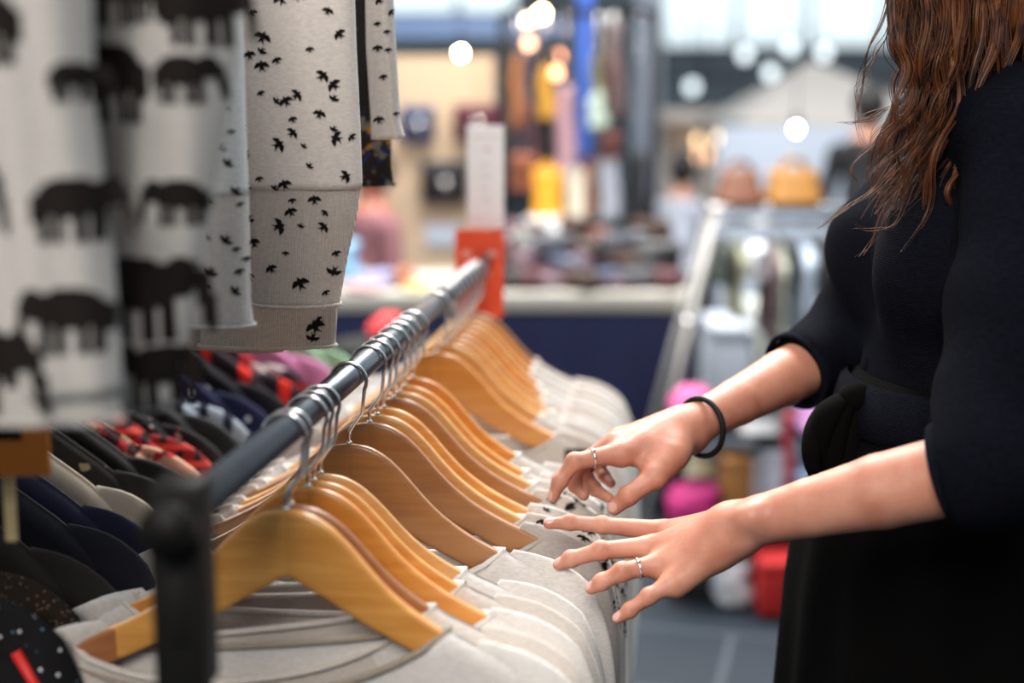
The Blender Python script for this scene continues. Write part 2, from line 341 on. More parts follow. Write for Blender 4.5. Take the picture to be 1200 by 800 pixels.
# ------------------------------------------------------------------ tops on hangers (local frame of the hanger: x across, y along the rail, z up, 0 at the hanger's neck)
BW = .245
PROFILE = 'bell'
def top_line(x):
    if PROFILE == 'soft':
        a = abs(x); return -float(np.interp(a, [0, .05, .10, .16, .20, .225, .245], [-.012, .004, .034, .078, .112, .142, .185]))
    a = abs(x); z = -float(smoothed(ftop, np.array(min(a, .215)))) + .0035
    if a > .205: z -= .9 * (a - .205) ** 1.5 * 8
    return z
def shirt_geo(rn, L, th, ph, front=.05, back=.012, waves=3, rl=None):
    rl = rl or rn
    xs = np.concatenate([np.linspace(-BW, -rl, 12)[:-1], np.linspace(-rl, rn, 17), np.linspace(rn, BW, 12)[1:]]); nv = 26
    vs = np.concatenate([[0, .004, .010, .02, .035], np.linspace(.06, 1, nv - 5)]); V = []; Fc = []
    inside = lambda x: -rl - 1e-6 <= x <= rn + 1e-6
    def zt(x, dip):
        if not -rl < x < rn: return top_line(x)
        u = (x + rl) / (rn + rl); return top_line(-rl) * (1 - u) + top_line(rn) * u - dip * (1 - abs(2 * u - 1) ** 2.4)
    def pos(x, v, s):
        dip = front if s < 0 else back; z0 = zt(x, dip); z1 = -L - .05; z = z0 + (z1 - z0) * v; d = (z0 - z)
        edge = math.sqrt(max(0, 1 - (abs(x) / BW) ** 6)); t = th * edge
        if not -rl < x < rn: t *= math.sqrt(min(1, d / .010))
        fold = .006 * min(1, d / .25) * math.sin(x * 2 * math.pi / .16 * waves / 3 + ph + 2 * d) + .003 * min(1, d / .1) * math.sin(x * 61 + ph * 3 + 5 * d)
        return (x * (1 - .05 * min(1, d / .3)), s * t + fold - .010 * (x / .22) ** 2, z)
    n = len(xs)
    for s in (-1, 1):
        for v in vs:
            for x in xs: V.append(pos(float(x), float(v), s))
    o = n * len(vs)
    for i in range(len(vs) - 1):
        for j in range(n - 1):
            a = i * n + j; Fc.append((a, a + 1, a + n + 1, a + n)); Fc.append((o + a, o + a + n, o + a + n + 1, o + a + 1))
    for i in range(len(vs) - 1):
        for j in (0, n - 1):
            a = i * n + j; q = (a, a + n, o + a + n, o + a); Fc.append(q if j == 0 else q[::-1])
    for j in range(n - 1):
        if not (inside(xs[j]) and inside(xs[j + 1])): Fc.append((j, o + j, o + j + 1, j + 1))
    loopf = [pos(float(x), 0, -1) for x in xs if inside(x)]; loopb = [pos(float(x), 0, 1) for x in xs if inside(x)]
    return (V, Fc), loopf + loopb[::-1], pos, zt
def sleeve_geo(sx, th, L, ph, wide=.05, yoff=0.0, birds=()):
    dz = .128 + top_line(.175) - .012
    pts = [(.165, 0, -.122 + dz), (.200, 0, -.150 + dz * .9), (.224, 0, -.190 + dz * .5), (.238, 0, -.250), (.243, 0, -.34), (.246, 0, -.45), (.247, 0, -L)]
    pts = np.array(smooth_path(pts, 4)); m = len(pts); seg = np.linspace(0, 1, m)
    def at(f, t, off=0.0):
        f = min(max(f, 0.0), 1.0); p = np.array([np.interp(f, seg, pts[:, c]) for c in range(3)]); d = np.array([np.interp(min(1, f + .02), seg, pts[:, c]) - np.interp(max(0, f - .02), seg, pts[:, c]) for c in range(3)])
        a = d / np.linalg.norm(d); nx = np.array([-a[2], 0, a[0]]); hw = wide * (.30 + .70 * min(1, f / .24)) * (1 - .22 * f) + off; ht = th * (.25 + .80 * min(1, f / .3)) + off; u = math.cos(t)
        q = p + nx * hw * u + np.array([0, 1, 0]) * (ht * math.sin(t) + yoff - .010 * (p[0] / .22) ** 2 + .003 * math.sin(5 * u + ph + 14 * f) * min(1, f * 3)); return (q[0] * sx, q[1], q[2])
    rings = [[at(f, 2 * math.pi * k / 20) for k in range(20)][::(1 if sx > 0 else -1)] for f in seg]
    g = loft(rings)
    if birds:      # swallows printed along the shoulder and front of the sleeve
        Lp = float(np.linalg.norm(np.diff(pts, axis=0), axis=1).sum()); gs = [g]
        for f0, t0, size, rot in birds:
            c_, s_ = math.cos(rot), math.sin(rot); f_ = lambda x, y: f0 - size * (x * s_ + y * c_) / Lp; t_ = lambda x, y: t0 - size * (x * c_ - y * s_) / (wide * .8)
            V = [at(f_(x, y), t_(x, y), .0012) for x, y in [(0, 0)] + BIRD]; n = len(BIRD); gs.append(setm((V, [(0, 1 + i, 1 + (i + 1) % n) for i in range(n)]), 1))
        g = cat_geo(*gs)
    return g
BIRD = [(0, .48), (.07, .36), (.12, .27), (.34, .30), (.52, .10), (.62, -.12), (.40, .02), (.20, .04), (.13, -.06), (.15, -.22), (.27, -.48), (.06, -.28), (0, -.24)]
BIRD = BIRD + [(-x, y) for x, y in BIRD[-2:0:-1]]
def bird_geo(surf, cx, cz, size, rot, squash=1.0):
    """a swallow printed on the cloth; surf(x, z) -> point on the cloth"""
    c, s = math.cos(rot), math.sin(rot); V = []
    for x, y in [(0, 0)] + BIRD: V.append(surf(cx + size * squash * (x * c - y * s), cz + size * (x * s + y * c)))
    n = len(BIRD); return V, [(0, 1 + i, 1 + (i + 1) % n) for i in range(n)]
M_print = mat('black_print', (.013, .010, .009), .9, var=.2, scale=200, spec=.1)
OAT = knit('oatmeal_jersey', (.56, .50, .455)); WHITE = knit('ecru_jersey', (.63, .59, .56)); GREYM = knit('grey_marl_jersey', (.44, .395, .365))
OATR = knit('oatmeal_rib', (.74, .65, .57), rib=130, strength=.5); TAUPE = knit('taupe_jersey', (.30, .25, .20))
def shirt(name, label, cat, loc, rz, m, mband, rn, L=.60, th=.011, group=None, prints=0, sleeves=True, seed=0, marks=(), rl=None, herd=None):
    rng = random.Random(seed); ph = rng.uniform(0, 6.28); t = thing(name, label, cat, loc, rz, group); g, loop, pos, zt = shirt_geo(rn, L, th, ph, rl=rl)
    mats = [m]
    if prints or marks or herd:
        mats.append(M_print); gs = [g]
        def surf(x, z):
            z0 = zt(x, .05); v = (z0 - z) / (z0 + L + .05); q = pos(x, max(.004, v), -1); return (q[0], q[1] - .0009, z)
        for _ in range(prints):
            x = rng.uniform(-.22, .22); z = top_line(x) - .03 - (rng.uniform(0, 1) ** 1.5) * .4; gs.append(setm(bird_geo(surf, x, z, rng.uniform(.011, .019), rng.uniform(-1.2, 1.2)), 1))
        if herd: gs += [setm(herd(surf, x, z), 1) for x, z in [(-.17, -.28), (-.03, -.24), (.10, -.30), (-.10, -.40), (.05, -.43), (.16, -.46), (-.18, -.52), (-.02, -.55), (.12, -.60)] if z > -L + .05]
        for x, z, s, r in marks: gs.append(setm(bird_geo(surf, x, z, s, r), 1))
        g = cat_geo(*gs)
    obj('body', g, mats, t)
    obj('neckband', tube(loop, .0042, 8, closed=True, flat=.7), mband, t)
    if sleeves:
        for sx in (1, -1):
            g = sleeve_geo(sx, th, .52, ph + sx, birds=[(rng.uniform(.06, .60), -rng.uniform(.15, 1.5), rng.uniform(.012, .019), rng.uniform(-1.2, 1.2)) for _ in range(22)] if prints else ())
            obj('sleeve', g, mats if prints else m, t)
    return t
# (rail px of the hook, px of the visible arm end, wood, shirt cloth)
HANG = [(333, (526, 743), W_HONEY, WHITE), (339, (516, 704), W_DARK, OAT), (359, (582, 720), W_ORANGE, WHITE), (366, (550, 676), W_HONEY, OAT), (374, (558, 648), W_PALE, WHITE),
        (408, (593, 645), W_BROWN, WHITE), (432, (640, 626), W_BROWN, GREYM), (441, (620, 606), W_PALE, OAT), (449, (632, 600), W_HONEY, WHITE), (460, (647, 580), W_BROWN, OAT),
        (467, (634, 556), W_PALE, WHITE), (474, (622, 548), W_HONEY, WHITE), (483, (616, 526), W_ORANGE, WHITE), (511, (658, 506), W_ORANGE, OAT), (521, (640, 488), W_PALE, WHITE),
        (526, (652, 478), W_HONEY, WHITE), (531, (650, 462), W_PALE, OAT), (536, (648, 447), W_ORANGE, WHITE), (541, (643, 436), W_HONEY, WHITE), (546, (636, 425), W_PALE, OAT), (551, (630, 414), W_ORANGE, WHITE), (556, (622, 400), W_BROWN, OAT)]
def solve_yaw(N, E):
    best = None
    for psi in np.radians(np.linspace(-14, 40, 55)):
        for r in np.linspace(.09, .208, 60):
            q = N + np.array([math.cos(psi) * r, -math.sin(psi) * r, -float(ftop(r))]); pr = proj(q); c = (pr[0] - E[0]) ** 2 + (pr[1] - E[1]) ** 2 + 200 * ((psi - PHI) * 57.3 / 10) ** 2
            if best is None or c < best[0]: best = (c, psi, r)
    return best
ORD = ['first', 'second', 'third', 'fourth', 'fifth', 'sixth', 'seventh', 'eighth', 'ninth', 'tenth', 'eleventh', 'twelfth', 'thirteenth', 'fourteenth', 'fifteenth', 'sixteenth', 'seventeenth', 'eighteenth', 'nineteenth', 'twentieth', 'twenty-first', 'twenty-second']
HLAB = {0: 'honey-coloured wooden hanger nearest the camera, right behind the black front post', 2: 'bright orange-yellow wooden hanger, third back from the black front post',
        5: 'broad brown wooden hanger that starts the second bunch on the rail', 6: 'brown wooden hanger whose tip the lower hand’s index finger touches', 9: 'brown wooden hanger whose tip the upper hand’s index finger touches',
        13: 'wooden hanger with a dark knot, alone between two bunches on the rail', 21: 'brown wooden hanger at the far end, right in front of the red placard'}
WN = {'wood_honey': 'honey', 'wood_orange': 'orange', 'wood_brown': 'brown', 'wood_pale': 'pale', 'wood_red_brown': 'red-brown'}
CN = {'ecru_jersey': 'off-white', 'oatmeal_jersey': 'oatmeal', 'grey_marl_jersey': 'grey marl'}
prev = None
for i, (hx, E, wm, cm) in enumerate(HANG):
    rp_ = rail_at_px(hx); N = rp_ - np.array([0, 0, NH]); c, psi, rn = solve_yaw(N, E)
    print('H%d d=%.2f yaw=%.1f rn=%.3f err=%.1f neckpx=%s' % (i + 1, proj(N)[2], math.degrees(psi), rn, math.sqrt(c), proj(N)[:2].round()))
    lab = HLAB.get(i, '%s wooden hanger, %s on the rail counted from the black front post' % (WN[wm.name], ORD[i]))
    hanger(lab, N, -psi, wm, 'wooden hangers on the front rail')
    if i == 12: sl = 'off-white top on the last hanger of the second bunch, nearest the knotted hanger'
    else: sl = '%s jersey top on the %s wooden hanger from the black front post' % (CN[cm.name], ORD[i])
    pr = 34 if i in (7, 8, 9, 10, 11) else 0
    if i == 9: sl = 'oatmeal top printed with black birds, under the upper hand’s fingertips'
    strip = [(x_, top_line(x_) - .011, .0095, 2.1 * k_) for k_, x_ in enumerate((.185, .205, .222, .196, .214))] if pr else ()
    ts = shirt('jersey_top', sl, 'top', N, -psi, cm, TAUPE if i == 0 else cm, max(.11, rn), group='tops on the front rail', prints=pr, marks=strip, rl={0: .212, 1: .205, 2: .18, 3: .17, 4: .16}.get(i), seed=i, th=.0118 if i < 14 else .013)
    if i == 13: obj('black_label', box(rn + .028, -.0165, top_line(rn + .028) - .016, .042, .004, .026, .001), M_black, ts, label='black fabric label')
# ================================================================== red placard and paper sign on the far end of the rail
M_red = mat('red_card', (.97, .095, .028), .45, var=.04); M_paper = mat('white_paper', (.93, .93, .95), .7, var=.03); M_faint = mat('faint_pink_print', (.62, .45, .47), .7); M_pinkprint = mat('pale_print_on_red', (.90, .50, .45), .6)
e = RB + np.array([0, .05, 0]); dd = proj(e)[2]; sc = dd / F
def card(wd, hg, th=.0025, rad=.006):
    pts = []
    for cx, cz, a0 in ((wd / 2 - rad, hg - rad, 0), (-wd / 2 + rad, hg - rad, 90), (-wd / 2 + rad, rad, 180), (wd / 2 - rad, rad, 270)):
        for k in range(5):
            a = math.radians(a0 + 22.5 * k); pts.append((cx + rad * math.cos(a), cz + rad * math.sin(a)))
    return loft([[(x, -th / 2, z) for x, z in pts], [(x, th / 2, z) for x, z in pts]])
q = P(562, 372, dd + .02)
pl = thing('red_placard', 'bright red placard with rounded corners on the far end of the front rail', 'placard', q, math.radians(-6))
obj('card', card(57 * sc, 104 * sc, rad=.008), M_red, pl, smooth=False)
g = [xf(tube(arc((0, 0, 0), .017, 0, 2 * math.pi, 24), .0022, 6), Matrix.Translation((.003, -.004, 58 * sc)))]
obj('printed_mark', cat_geo(*g, ball((-.022, -.003, .115), .009, 8, (1, .15, .7)), ball((.022, -.003, .115), .009, 8, (1, .15, .7))), M_pinkprint, pl)
obj('clip', box(0, .012, .06, .02, .022, .03, .003), M_black, pl)
q = P(569, 267, dd + .02)
ps = thing('paper_sign', 'tall narrow white paper sign standing above the red placard', 'sign', q, math.radians(-10))
obj('sheet', card(44 * sc, 120 * sc, rad=.003), M_paper, ps, smooth=False)
for g_ in (box(0, -.002, .162, .05, .0008, .0016), box(.004, -.002, .14, .008, .0008, .007), box(.001, -.002, .112, .018, .0008, .002), box(.003, -.002, .092, .014, .0008, .002), box(0, -.002, .07, .016, .0008, .002), box(.002, -.002, .05, .012, .0008, .002)): obj('faint_line', g_, M_faint, ps, smooth=False)
obj('clear_holder', tube([(0, .004, .10), (0, .006, -.03), (0, .01, -.06)], .0035, 8), mat('clear_plastic', (.75, .78, .80), .1), ps)
# ================================================================== two-tier rack on the left
UZ = 1.90; LZ = 1.085
U0 = np.array([-.575, .42, UZ]); U1 = np.array([-.40, 2.75, UZ]); L0 = np.array([-.70, .42, LZ]); L1 = np.array([-.60, 2.75, LZ])
lr = thing('two_tier_rack', 'two-tier metal rack on the left, hidden behind the hanging sweaters and dark shirts', 'clothes rack', (-.6, .42, 0))
def loc(p): return tuple(np.asarray(p) - np.array([-.6, .42, 0]))
obj('upper_rail', tube([loc(U0), loc(U1)], .013, 16), M_rail, lr); obj('lower_rail', tube([loc(L0), loc(L1)], .013, 16), M_rail, lr)
for yy in (.42, 2.75):
    f = 0 if yy < 1 else 1; xu = (U0, U1)[f][0]; xl = (L0, L1)[f][0]; xm = xl - .02
    p = obj('upright', tube([loc((xm, yy, .03)), loc((xm, yy, UZ))], .016, 14), M_black, lr)
    obj('arm', tube([loc((xm, yy, UZ)), loc((xu, yy, UZ))], .012, 12), M_black, p); obj('arm', tube([loc((xm, yy, LZ)), loc((xl, yy, LZ))], .012, 12), M_black, p)
    obj('foot', box(*loc((xm, yy, .02)), .5, .05, .03, .005), M_black, p)
def rail_y(a, b, y): return a + (b - a) * ((y - a[1]) / (b[1] - a[1]))
# ------------------------------------------------------------------ sweaters on the upper rail: what shows is their hanging sleeves
def cloth_tube(lv, fold=.004, waves=40, ph=0.0, n=56, m=60):
    lv = sorted(lv, key=lambda l: -l[0]); zs = np.array([l[0] for l in lv])[::-1]; cols = [np.array([l[k] for l in lv])[::-1] for k in (1, 2, 3, 4)]
    def par(z): return [float(np.interp(z, zs, c)) for c in cols]
    def fo(x, z, xc): return fold * (math.sin((x - xc) * waves + ph + 1.5 * z) + .5 * math.sin((x - xc) * waves * 2.3 + ph * 2 + 6 * z))
    def surf(x, z, off=.0011):
        xc, yc, hw, hd = par(z); t = max(-.999, min(.999, (x - xc) / hw)); return (x, yc - hd * math.sqrt(1 - t * t) + fo(x, z, xc) - off, z)
    rings = []
    for z in np.linspace(zs[-1], zs[0], m):
        xc, yc, hw, hd = par(z); rings.append([(xc + hw * math.cos(a), yc + hd * math.sin(a) + fo(xc + hw * math.cos(a), z, xc), z) for a in np.linspace(0, 2 * math.pi, n, endpoint=False)][::-1])
    return loft(rings), surf
def in_elephant(x, y):
    if (x / .42) ** 2 + ((y - .12) / .27) ** 2 < 1: return True
    if ((x - .42) / .19) ** 2 + ((y - .17) / .21) ** 2 < 1: return True
    if .46 < x < .72 and -.42 < y < .2:
        xc = .58 + .07 * (.2 - y) / .5; return abs(x - xc) < .095 - .045 * (.2 - y) / .62
    if y < .15 and y > -.48 and (-.38 < x < -.24 or -.20 < x < -.07 or .07 < x < .19 or .23 < x < .36): return True
    return -.47 < x < -.40 and -.2 < y < .15
def elephant_geo(surf, cx, cz, size, flip=1, n=34):
    V = []; Fc = []; idx = {}
    for i in range(n):
        for j in range(n):
            if not in_elephant((i + .5) / n * 1.5 - .7, (j + .5) / n * 1.0 - .5): continue
            f = []
            for a, b in ((i, j), (i + 1, j), (i + 1, j + 1), (i, j + 1)):
                if (a, b) not in idx: idx[(a, b)] = len(V); V.append(surf(cx + flip * size * (a / n * 1.5 - .7), cz + size * (b / n - .5)))
                f.append(idx[(a, b)])
            Fc.append(f if flip > 0 else f[::-1])
    return V, Fc
def zpx(y, d): return P(600, y, d)[2]
def xpx(x, d): return (x - 600) / F * d
SW_D = {}
def sweater(name, label, cat, d, lv_px, end_y, cuff, m, mrib, prints=(), birds=(), body_drop=0.0, hd=.022, fold=.003, waves=60, ph=0.0, nobody=False, group='sweaters on the upper rail'):
    """lv_px: [(y px, left px, right px)] outline of the hanging sleeve in the photograph at depth d; its body hangs to the left of it"""
    Y = P(600, 300, d)[1]; ys = [l[0] for l in lv_px]; lv = []
    for y, a, b in lv_px:
        q = P(600, y, d); lv.append((zpx(y, d), xpx((a + b) / 2, d), Y - .03, (b - a) / 2 / F * d, hd))
    ztop = 1.70; lv = [(ztop, lv[0][1] - .02, Y - .01, max(.05, lv[0][3] * .9), hd * .8)] + lv
    rp_ = rail_y(U0, U1, Y); xb = rp_[0]; N = np.array([xb, Y, UZ - NH])
    hanger('wooden hanger inside a sweater on the upper rail, above the picture', N, -.06, W_HONEY, 'hangers above the picture')
    t = shirt(name, label, cat, N, -.06, m, mrib, .10, L=N[2] - zpx(end_y, d) - body_drop - .05, th=.016, group=group, sleeves=False, seed=int(d * 100), prints=30 if birds and name == 'bird_sweater' else 0, herd=(lambda sf, x, z: elephant_geo(sf, x, z, .055, 1, 24)) if prints else None)
    def local(g): return ([(v[0] - N[0], v[1] - N[1], v[2] - N[2]) for v in g[0]],) + tuple(g[1:])
    zc = zpx(cuff, d) if cuff else None
    zend = min(l[0] for l in lv)
    up = [l for l in lv if not cuff or l[0] >= zc]
    if cuff:
        srt = sorted(lv); zz = [l[0] for l in srt]; at = lambda z: (z,) + tuple(float(np.interp(z, zz, [l[k] for l in srt])) for k in (1, 2, 3, 4))
        up = [l for l in lv if l[0] > zc + .002] + [at(zc - .002)]; lo = [at(zc + .004)] + [l for l in lv if l[0] < zc]
    g, surf = cloth_tube(up, fold, waves, ph); gs = [g]
    for px, py, w_, f in prints: gs.append(setm(elephant_geo(surf, xpx(px, d), zpx(py, d), w_ / F * d, f), 1))
    zs_ = zc if cuff else zend
    for px, py, s, r in birds:
        if zpx(py, d) > zs_: gs.append(setm(bird_geo(surf, xpx(px, d), zpx(py, d), .82 * s / F * d, r), 1))
    sl = obj('sleeve', local(cat_geo(*gs)), [m, M_print], t); sl.rotation_euler[2] = .06
    if cuff:
        g, surf2 = cloth_tube([(l[0], l[1], l[2], l[3] * .985, l[4] * .96) for l in lo], fold * .7, waves, ph, m=24); gs = [g]
        for px, py, s, r in birds:
            if zpx(py, d) <= zs_: gs.append(setm(bird_geo(surf2, xpx(px, d), zpx(py, d), .82 * s / F * d, r), 1))
        gs.append(tube([(l[0], l[1], l[2]) for l in [(lo[-1][1] + lo[-1][3] * math.cos(a), lo[-1][2] + lo[-1][4] * math.sin(a), lo[-1][0]) for a in np.linspace(0, 2 * math.pi, 40, endpoint=False)]], .0022, 6, closed=True))
        c = obj('ribbed_cuff', local(cat_geo(*gs)), [mrib, M_print], t); c.rotation_euler[2] = .06
    return t
ELE = knit('pale_grey_jersey', (.43, .405, .385), strength=.1); ELER = knit('pale_grey_rib', (.38, .36, .34), rib=120)
sweater('elephant_sweater', 'blurred pale sweater printed with black elephants, nearest the camera at the far left', 'sweater', .95, [(-60, -75, 135), (120, -72, 133), (300, -70, 146), (440, -66, 150), (484, -62, 150)], 470, 452, ELE, ELER,
        prints=[(-2, 420, 118, 1), (106, 360, 88, -1), (-30, 222, 105, 1), (112, 235, 84, 1), (28, 35, 92, -1), (120, 95, 50, 1)], fold=.007, waves=72, ph=.6)
sweater('elephant_sweater', 'pale elephant-print sweater with a dark slanting edge, second from the left', 'sweater', 1.03, [(-60, 128, 300), (60, 128, 292), (110, 126, 284), (280, 140, 252), (380, 142, 232), (470, 140, 212)], 470, None, ELE, ELER,
        prints=[(182, 335, 112, 1), (158, 95, 100, -1), (165, -4, 84, 1), (240, 92, 62, 1), (262, 20, 80, 1), (232, 228, 60, -1), (205, 425, 84, -1), (215, 2, 66, 1)], fold=.006, waves=75, ph=2.0)
BL = [(247, 126, 8, .3), (286, 127, 8, -.4), (288, 153, 9, .1), (278, 170, 13, 2.6), (284, 187, 14, 2.4), (258, 160, 8, .5), (262, 229, 12, 2.6), (291, 219, 14, 2.4), (294, 235, 9, .4), (259, 272, 9, 2.2), (279, 274, 17, 2.5), (289, 286, 10, .2), (260, 311, 17, 2.7), (258, 328, 8, 2.6), (291, 312, 12, .3), (287, 333, 15, 2.3), (298, 298, 10, 0)]
sweater('bird_sweater', 'narrow cream bird-print sleeve with a ribbed cuff, hanging left of the larger bird-print sleeve', 'sweater', 1.34, [(-60, 236, 300), (130, 234, 300), (222, 232, 301), (350, 228, 300), (376, 226, 303)], 370, 222, knit('cream_jersey', (.80, .78, .77)), knit('cream_rib', (.76, .70, .66), rib=130, strength=.6), birds=BL, ph=1)
BM = [(289, 12, 22, .6), (294, 40, 18, .4), (348, 7, 20, .3), (366, 4, 17, -.4), (316, 22, 12, .3), (326, 49, 20, -.4), (325, 63, 12, 2.6), (310, 68, 16, .2), (324, 80, 18, .1), (341, 74, 12, .4), (322, 110, 10, .4), (340, 118, 11, 2.4), (350, 119, 17, .5), (362, 112, 16, -.9), (391, 91, 17, -.8), (403, 101, 17, .8), (403, 115, 12, 2.7), (410, 45, 15, .8), (357, 139, 11, .3), (387, 133, 15, -.3), (356, 154, 15, -.8), (340, 167, 19, -1.0), (369, 168, 9, 2.5), (402, 149, 10, 2.7), (405, 160, 18, 1.2), (421, 159, 11, .8),
      (298, 148, 17, -1.2), (300, 177, 17, -1.0), (317, 206, 11, .3), (335, 215, 10, 2.6), (346, 212, 17, .3), (413, 203, 16, -1.2), (300, 213, 16, 2.6), (354, 230, 10, .2), (379, 229, 16, .1), (352, 243, 16, .4), (390, 244, 10, -.8), (388, 260, 15, -.9), (338, 259, 20, -1.3), (363, 258, 9, 2.8), (302, 251, 15, 2.8), (307, 279, 17, .3), (345, 290, 9, 0), (328, 308, 15, .5), (361, 325, 22, .4), (401, 291, 11, .3), (398, 311, 17, 2.8), (389, 336, 10, .5), (300, 320, 15, .2), (432, 120, 9, .2), (398, 20, 13, -.3), (378, 62, 10, .2), (375, 190, 10, 2.5)]
sweater('bird_sweater', 'large cream sleeve printed with small black swallows, sharpest of the hanging sweaters', 'sweater', 1.48, [(-60, 284, 424), (60, 288, 426), (150, 292, 429), (212, 293, 430), (250, 296, 424), (300, 298, 412), (352, 300, 402)], 340, 216, knit('oat_jersey', (.80, .72, .66)), knit('oat_rib', (.77, .67, .60), rib=150, strength=.7), birds=BM, ph=.2, fold=.002, hd=.03)
sweater('owl_print_sweater', 'oatmeal sweater behind the swallow sleeve, its ribbed hem showing a black printed mark', 'sweater', 1.60, [(-60, 300, 402), (300, 245, 402), (350, 240, 400), (402, 236, 396)], 410, 340, OAT, OATR, ph=2.5,
        birds=[(374, 378, 22, .3), (371, 390, 16, 2.9), (378, 372, 14, 1.2)])
sweater('dark_printed_top', 'dark patterned top with blue and yellow print hanging between two bird-print sleeves', 'top', 1.86, [(-60, 400, 450), (100, 402, 460), (190, 404, 464), (214, 404, 466)], 205, 140, pattern('dark_navy_print', 'splotch', (.022, .020, .018), [(.03, .05, .26), (.10, .11, .11)], 60, .34), pattern('yellow_black_print', 'splotch', (.030, .022, .02), [(.50, .24, .02), (.20, .19, .17), (.02, .04, .16)], 48, .42), hd=.018, fold=.002)
sweater('bird_sweater', 'slim cream bird-print sleeve hanging rightmost, in front of the tan stall wall', 'sweater', 1.72, [(-60, 436, 466), (60, 436, 470), (140, 440, 474), (162, 440, 480)], 158, None, WHITE, OATR, hd=.016, fold=.0035, waves=120,
        birds=[(453, 7, 13, .8), (450, 33, 9, .2), (461, 42, 9, .2), (450, 60, 13, .1), (462, 62, 9, .1), (456, 92, 11, .2), (450, 140, 14, .2), (470, 133, 8, .2), (466, 20, 9, .9)])
# ------------------------------------------------------------------ dark printed tops on the lower rail
DARK = [  # depth, right end px, cloth, label
    (1.24, 30, pattern('g_black_red', 'sparkle', (.008, .007, .008), [(.55, .55, .60), (.10, .25, .40)], 70, .12), 'black top speckled white with a red trim, nearest on the lower rail'),
    (1.30, 52, pattern('g_brown_sparkle', 'sparkle', (.020, .012, .008), [(.30, .20, .13)], 220, .16), 'brown sparkly knit top near the wooden stick on the lower rail'),
    (1.37, 98, mat('g_brown_black', (.012, .009, .007), .9, bump=.3), 'plain brown-black top between the sparkly brown and the navy tops'),
    (1.45, 140, mat('g_navy_black', (.008, .009, .018), .9, bump=.2), 'black-navy top on the lower rail, in front of the brighter navy one'),
    (1.52, 156, mat('g_navy', (.014, .014, .048), .9, bump=.2), 'navy top right in front of the cream one on the lower rail'),
    (1.60, 170, pattern('g_cream_red', 'dots', (.62, .54, .43), [(.35, .02, .03)], 16, .13), 'cream top with dark red dots among the dark tops'),
    (1.67, 190, pattern('g_dark_white', 'splotch', (.02, .018, .018), [(.30, .25, .18)], 34, .36), 'dark top with beige splashes just behind the cream one'),
    (1.74, 205, mat('g_black', (.008, .007, .007), .9), 'plain black top behind the beige-splashed one on the lower rail'),
    (1.80, 214, pattern('g_red_floral', 'splotch', (.03, .008, .01), [(.45, .02, .03), (.60, .32, .22)], 24, .50), 'red and pink floral top on the lower rail'),
    (1.86, 228, pattern('g_red_plaid', 'plaid', (.20, .012, .016), [(.015, .010, .012), (.50, .06, .05)], 14, .30), 'dark red plaid top on the lower rail'),
    (1.92, 240, pattern('g_black_white_dash', 'sparkle', (.014, .012, .014), [(.40, .38, .38), (.5, .03, .03)], 60, .17), 'black top with white flecks behind the red plaid one'),
    (1.99, 262, mat('g_black_grey', (.010, .010, .011), .85), 'plain black top in front of the white-edged one on the lower rail'),
    (2.06, 272, pattern('g_white_edge', 'stripes', (.33, .37, .43), [(.015, .02, .04)], 9, .35), 'blue-white striped top, the palest edge beside the front rail'),
    (2.14, 300, pattern('g_navy_dots', 'dots', (.010, .012, .042), [(.55, .57, .62)], 32, .15), 'navy top with small white dots on the lower rail'),
    (2.22, 322, pattern('g_black_dots', 'dots', (.010, .009, .012), [(.40, .40, .42)], 22, .14), 'black top with sparse pale dots behind the navy dotted one'),
    (2.30, 344, pattern('g_red_stripe', 'stripes', (.022, .012, .018), [(.70, .03, .02)], 5, .22), 'black top with bold red stripes near the far end of the lower rail'),
    (2.38, 352, pattern('g_maroon', 'splotch', (.022, .014, .024), [(.30, .02, .03), (.5, .42, .42)], 18, .42), 'dark maroon blotched top behind the red-striped one'),
    (2.46, 384, mat('g_pink', (.50, .16, .33), .8), 'pink top near the far end of the lower rail'),
    (2.54, 412, mat('g_green', (.23, .42, .25), .8), 'pale green top, last at the far end of the lower rail')]
PROFILE = 'soft'
for i, (d, rx, m, lab) in enumerate(DARK):
    Y = P(600, 450, d)[1]; xr = xpx(rx, d) - .232; N = np.array([xr, Y, LZ - NH + .022])
    hanger('wooden hanger inside a dark top on the lower left rail', N + np.array([0, 0, -.022]), 0, W_HONEY, 'hangers hidden in the lower left rail')
    t = shirt('printed_top', lab, 'top', N, 0, m, m, .055, L=.58, th=.018, group='tops on the lower left rail', seed=40 + i)
    if i == 0: obj('red_trim', tube([(.218, -.024, -.135), (.238, -.028, -.17), (.246, -.030, -.21), (.25, -.030, -.30)], .005, 8), mat('bright_red_trim', (.62, .015, .012), .5), t, label='bright red trim')
PROFILE = 'bell'
# orange card on a wooden stick
q = P(27, 524, 1.14); pc = thing('orange_card', 'orange card on a pale wooden stick hanging at the left edge', 'price card', (q[0], q[1], q[2]))
obj('card', xf(card(62 / F * 1.14, 68 / F * 1.14, rad=.002), Matrix.Translation((0, 0, -34 / F * 1.14))), mat('orange_card', (.74, .21, .02), .6, var=.05), pc, smooth=False)
obj('wooden_stick', box(-.0155, .006, .31, .0095, .004, .78, .001), wood('stick_wood', (.40, .30, .14), (.58, .46, .25), .6), pc, smooth=False)
obj('black_mark', box(-.012, -.0022, .012, .024, .001, .010, .0003), M_print, pc, smooth=False)
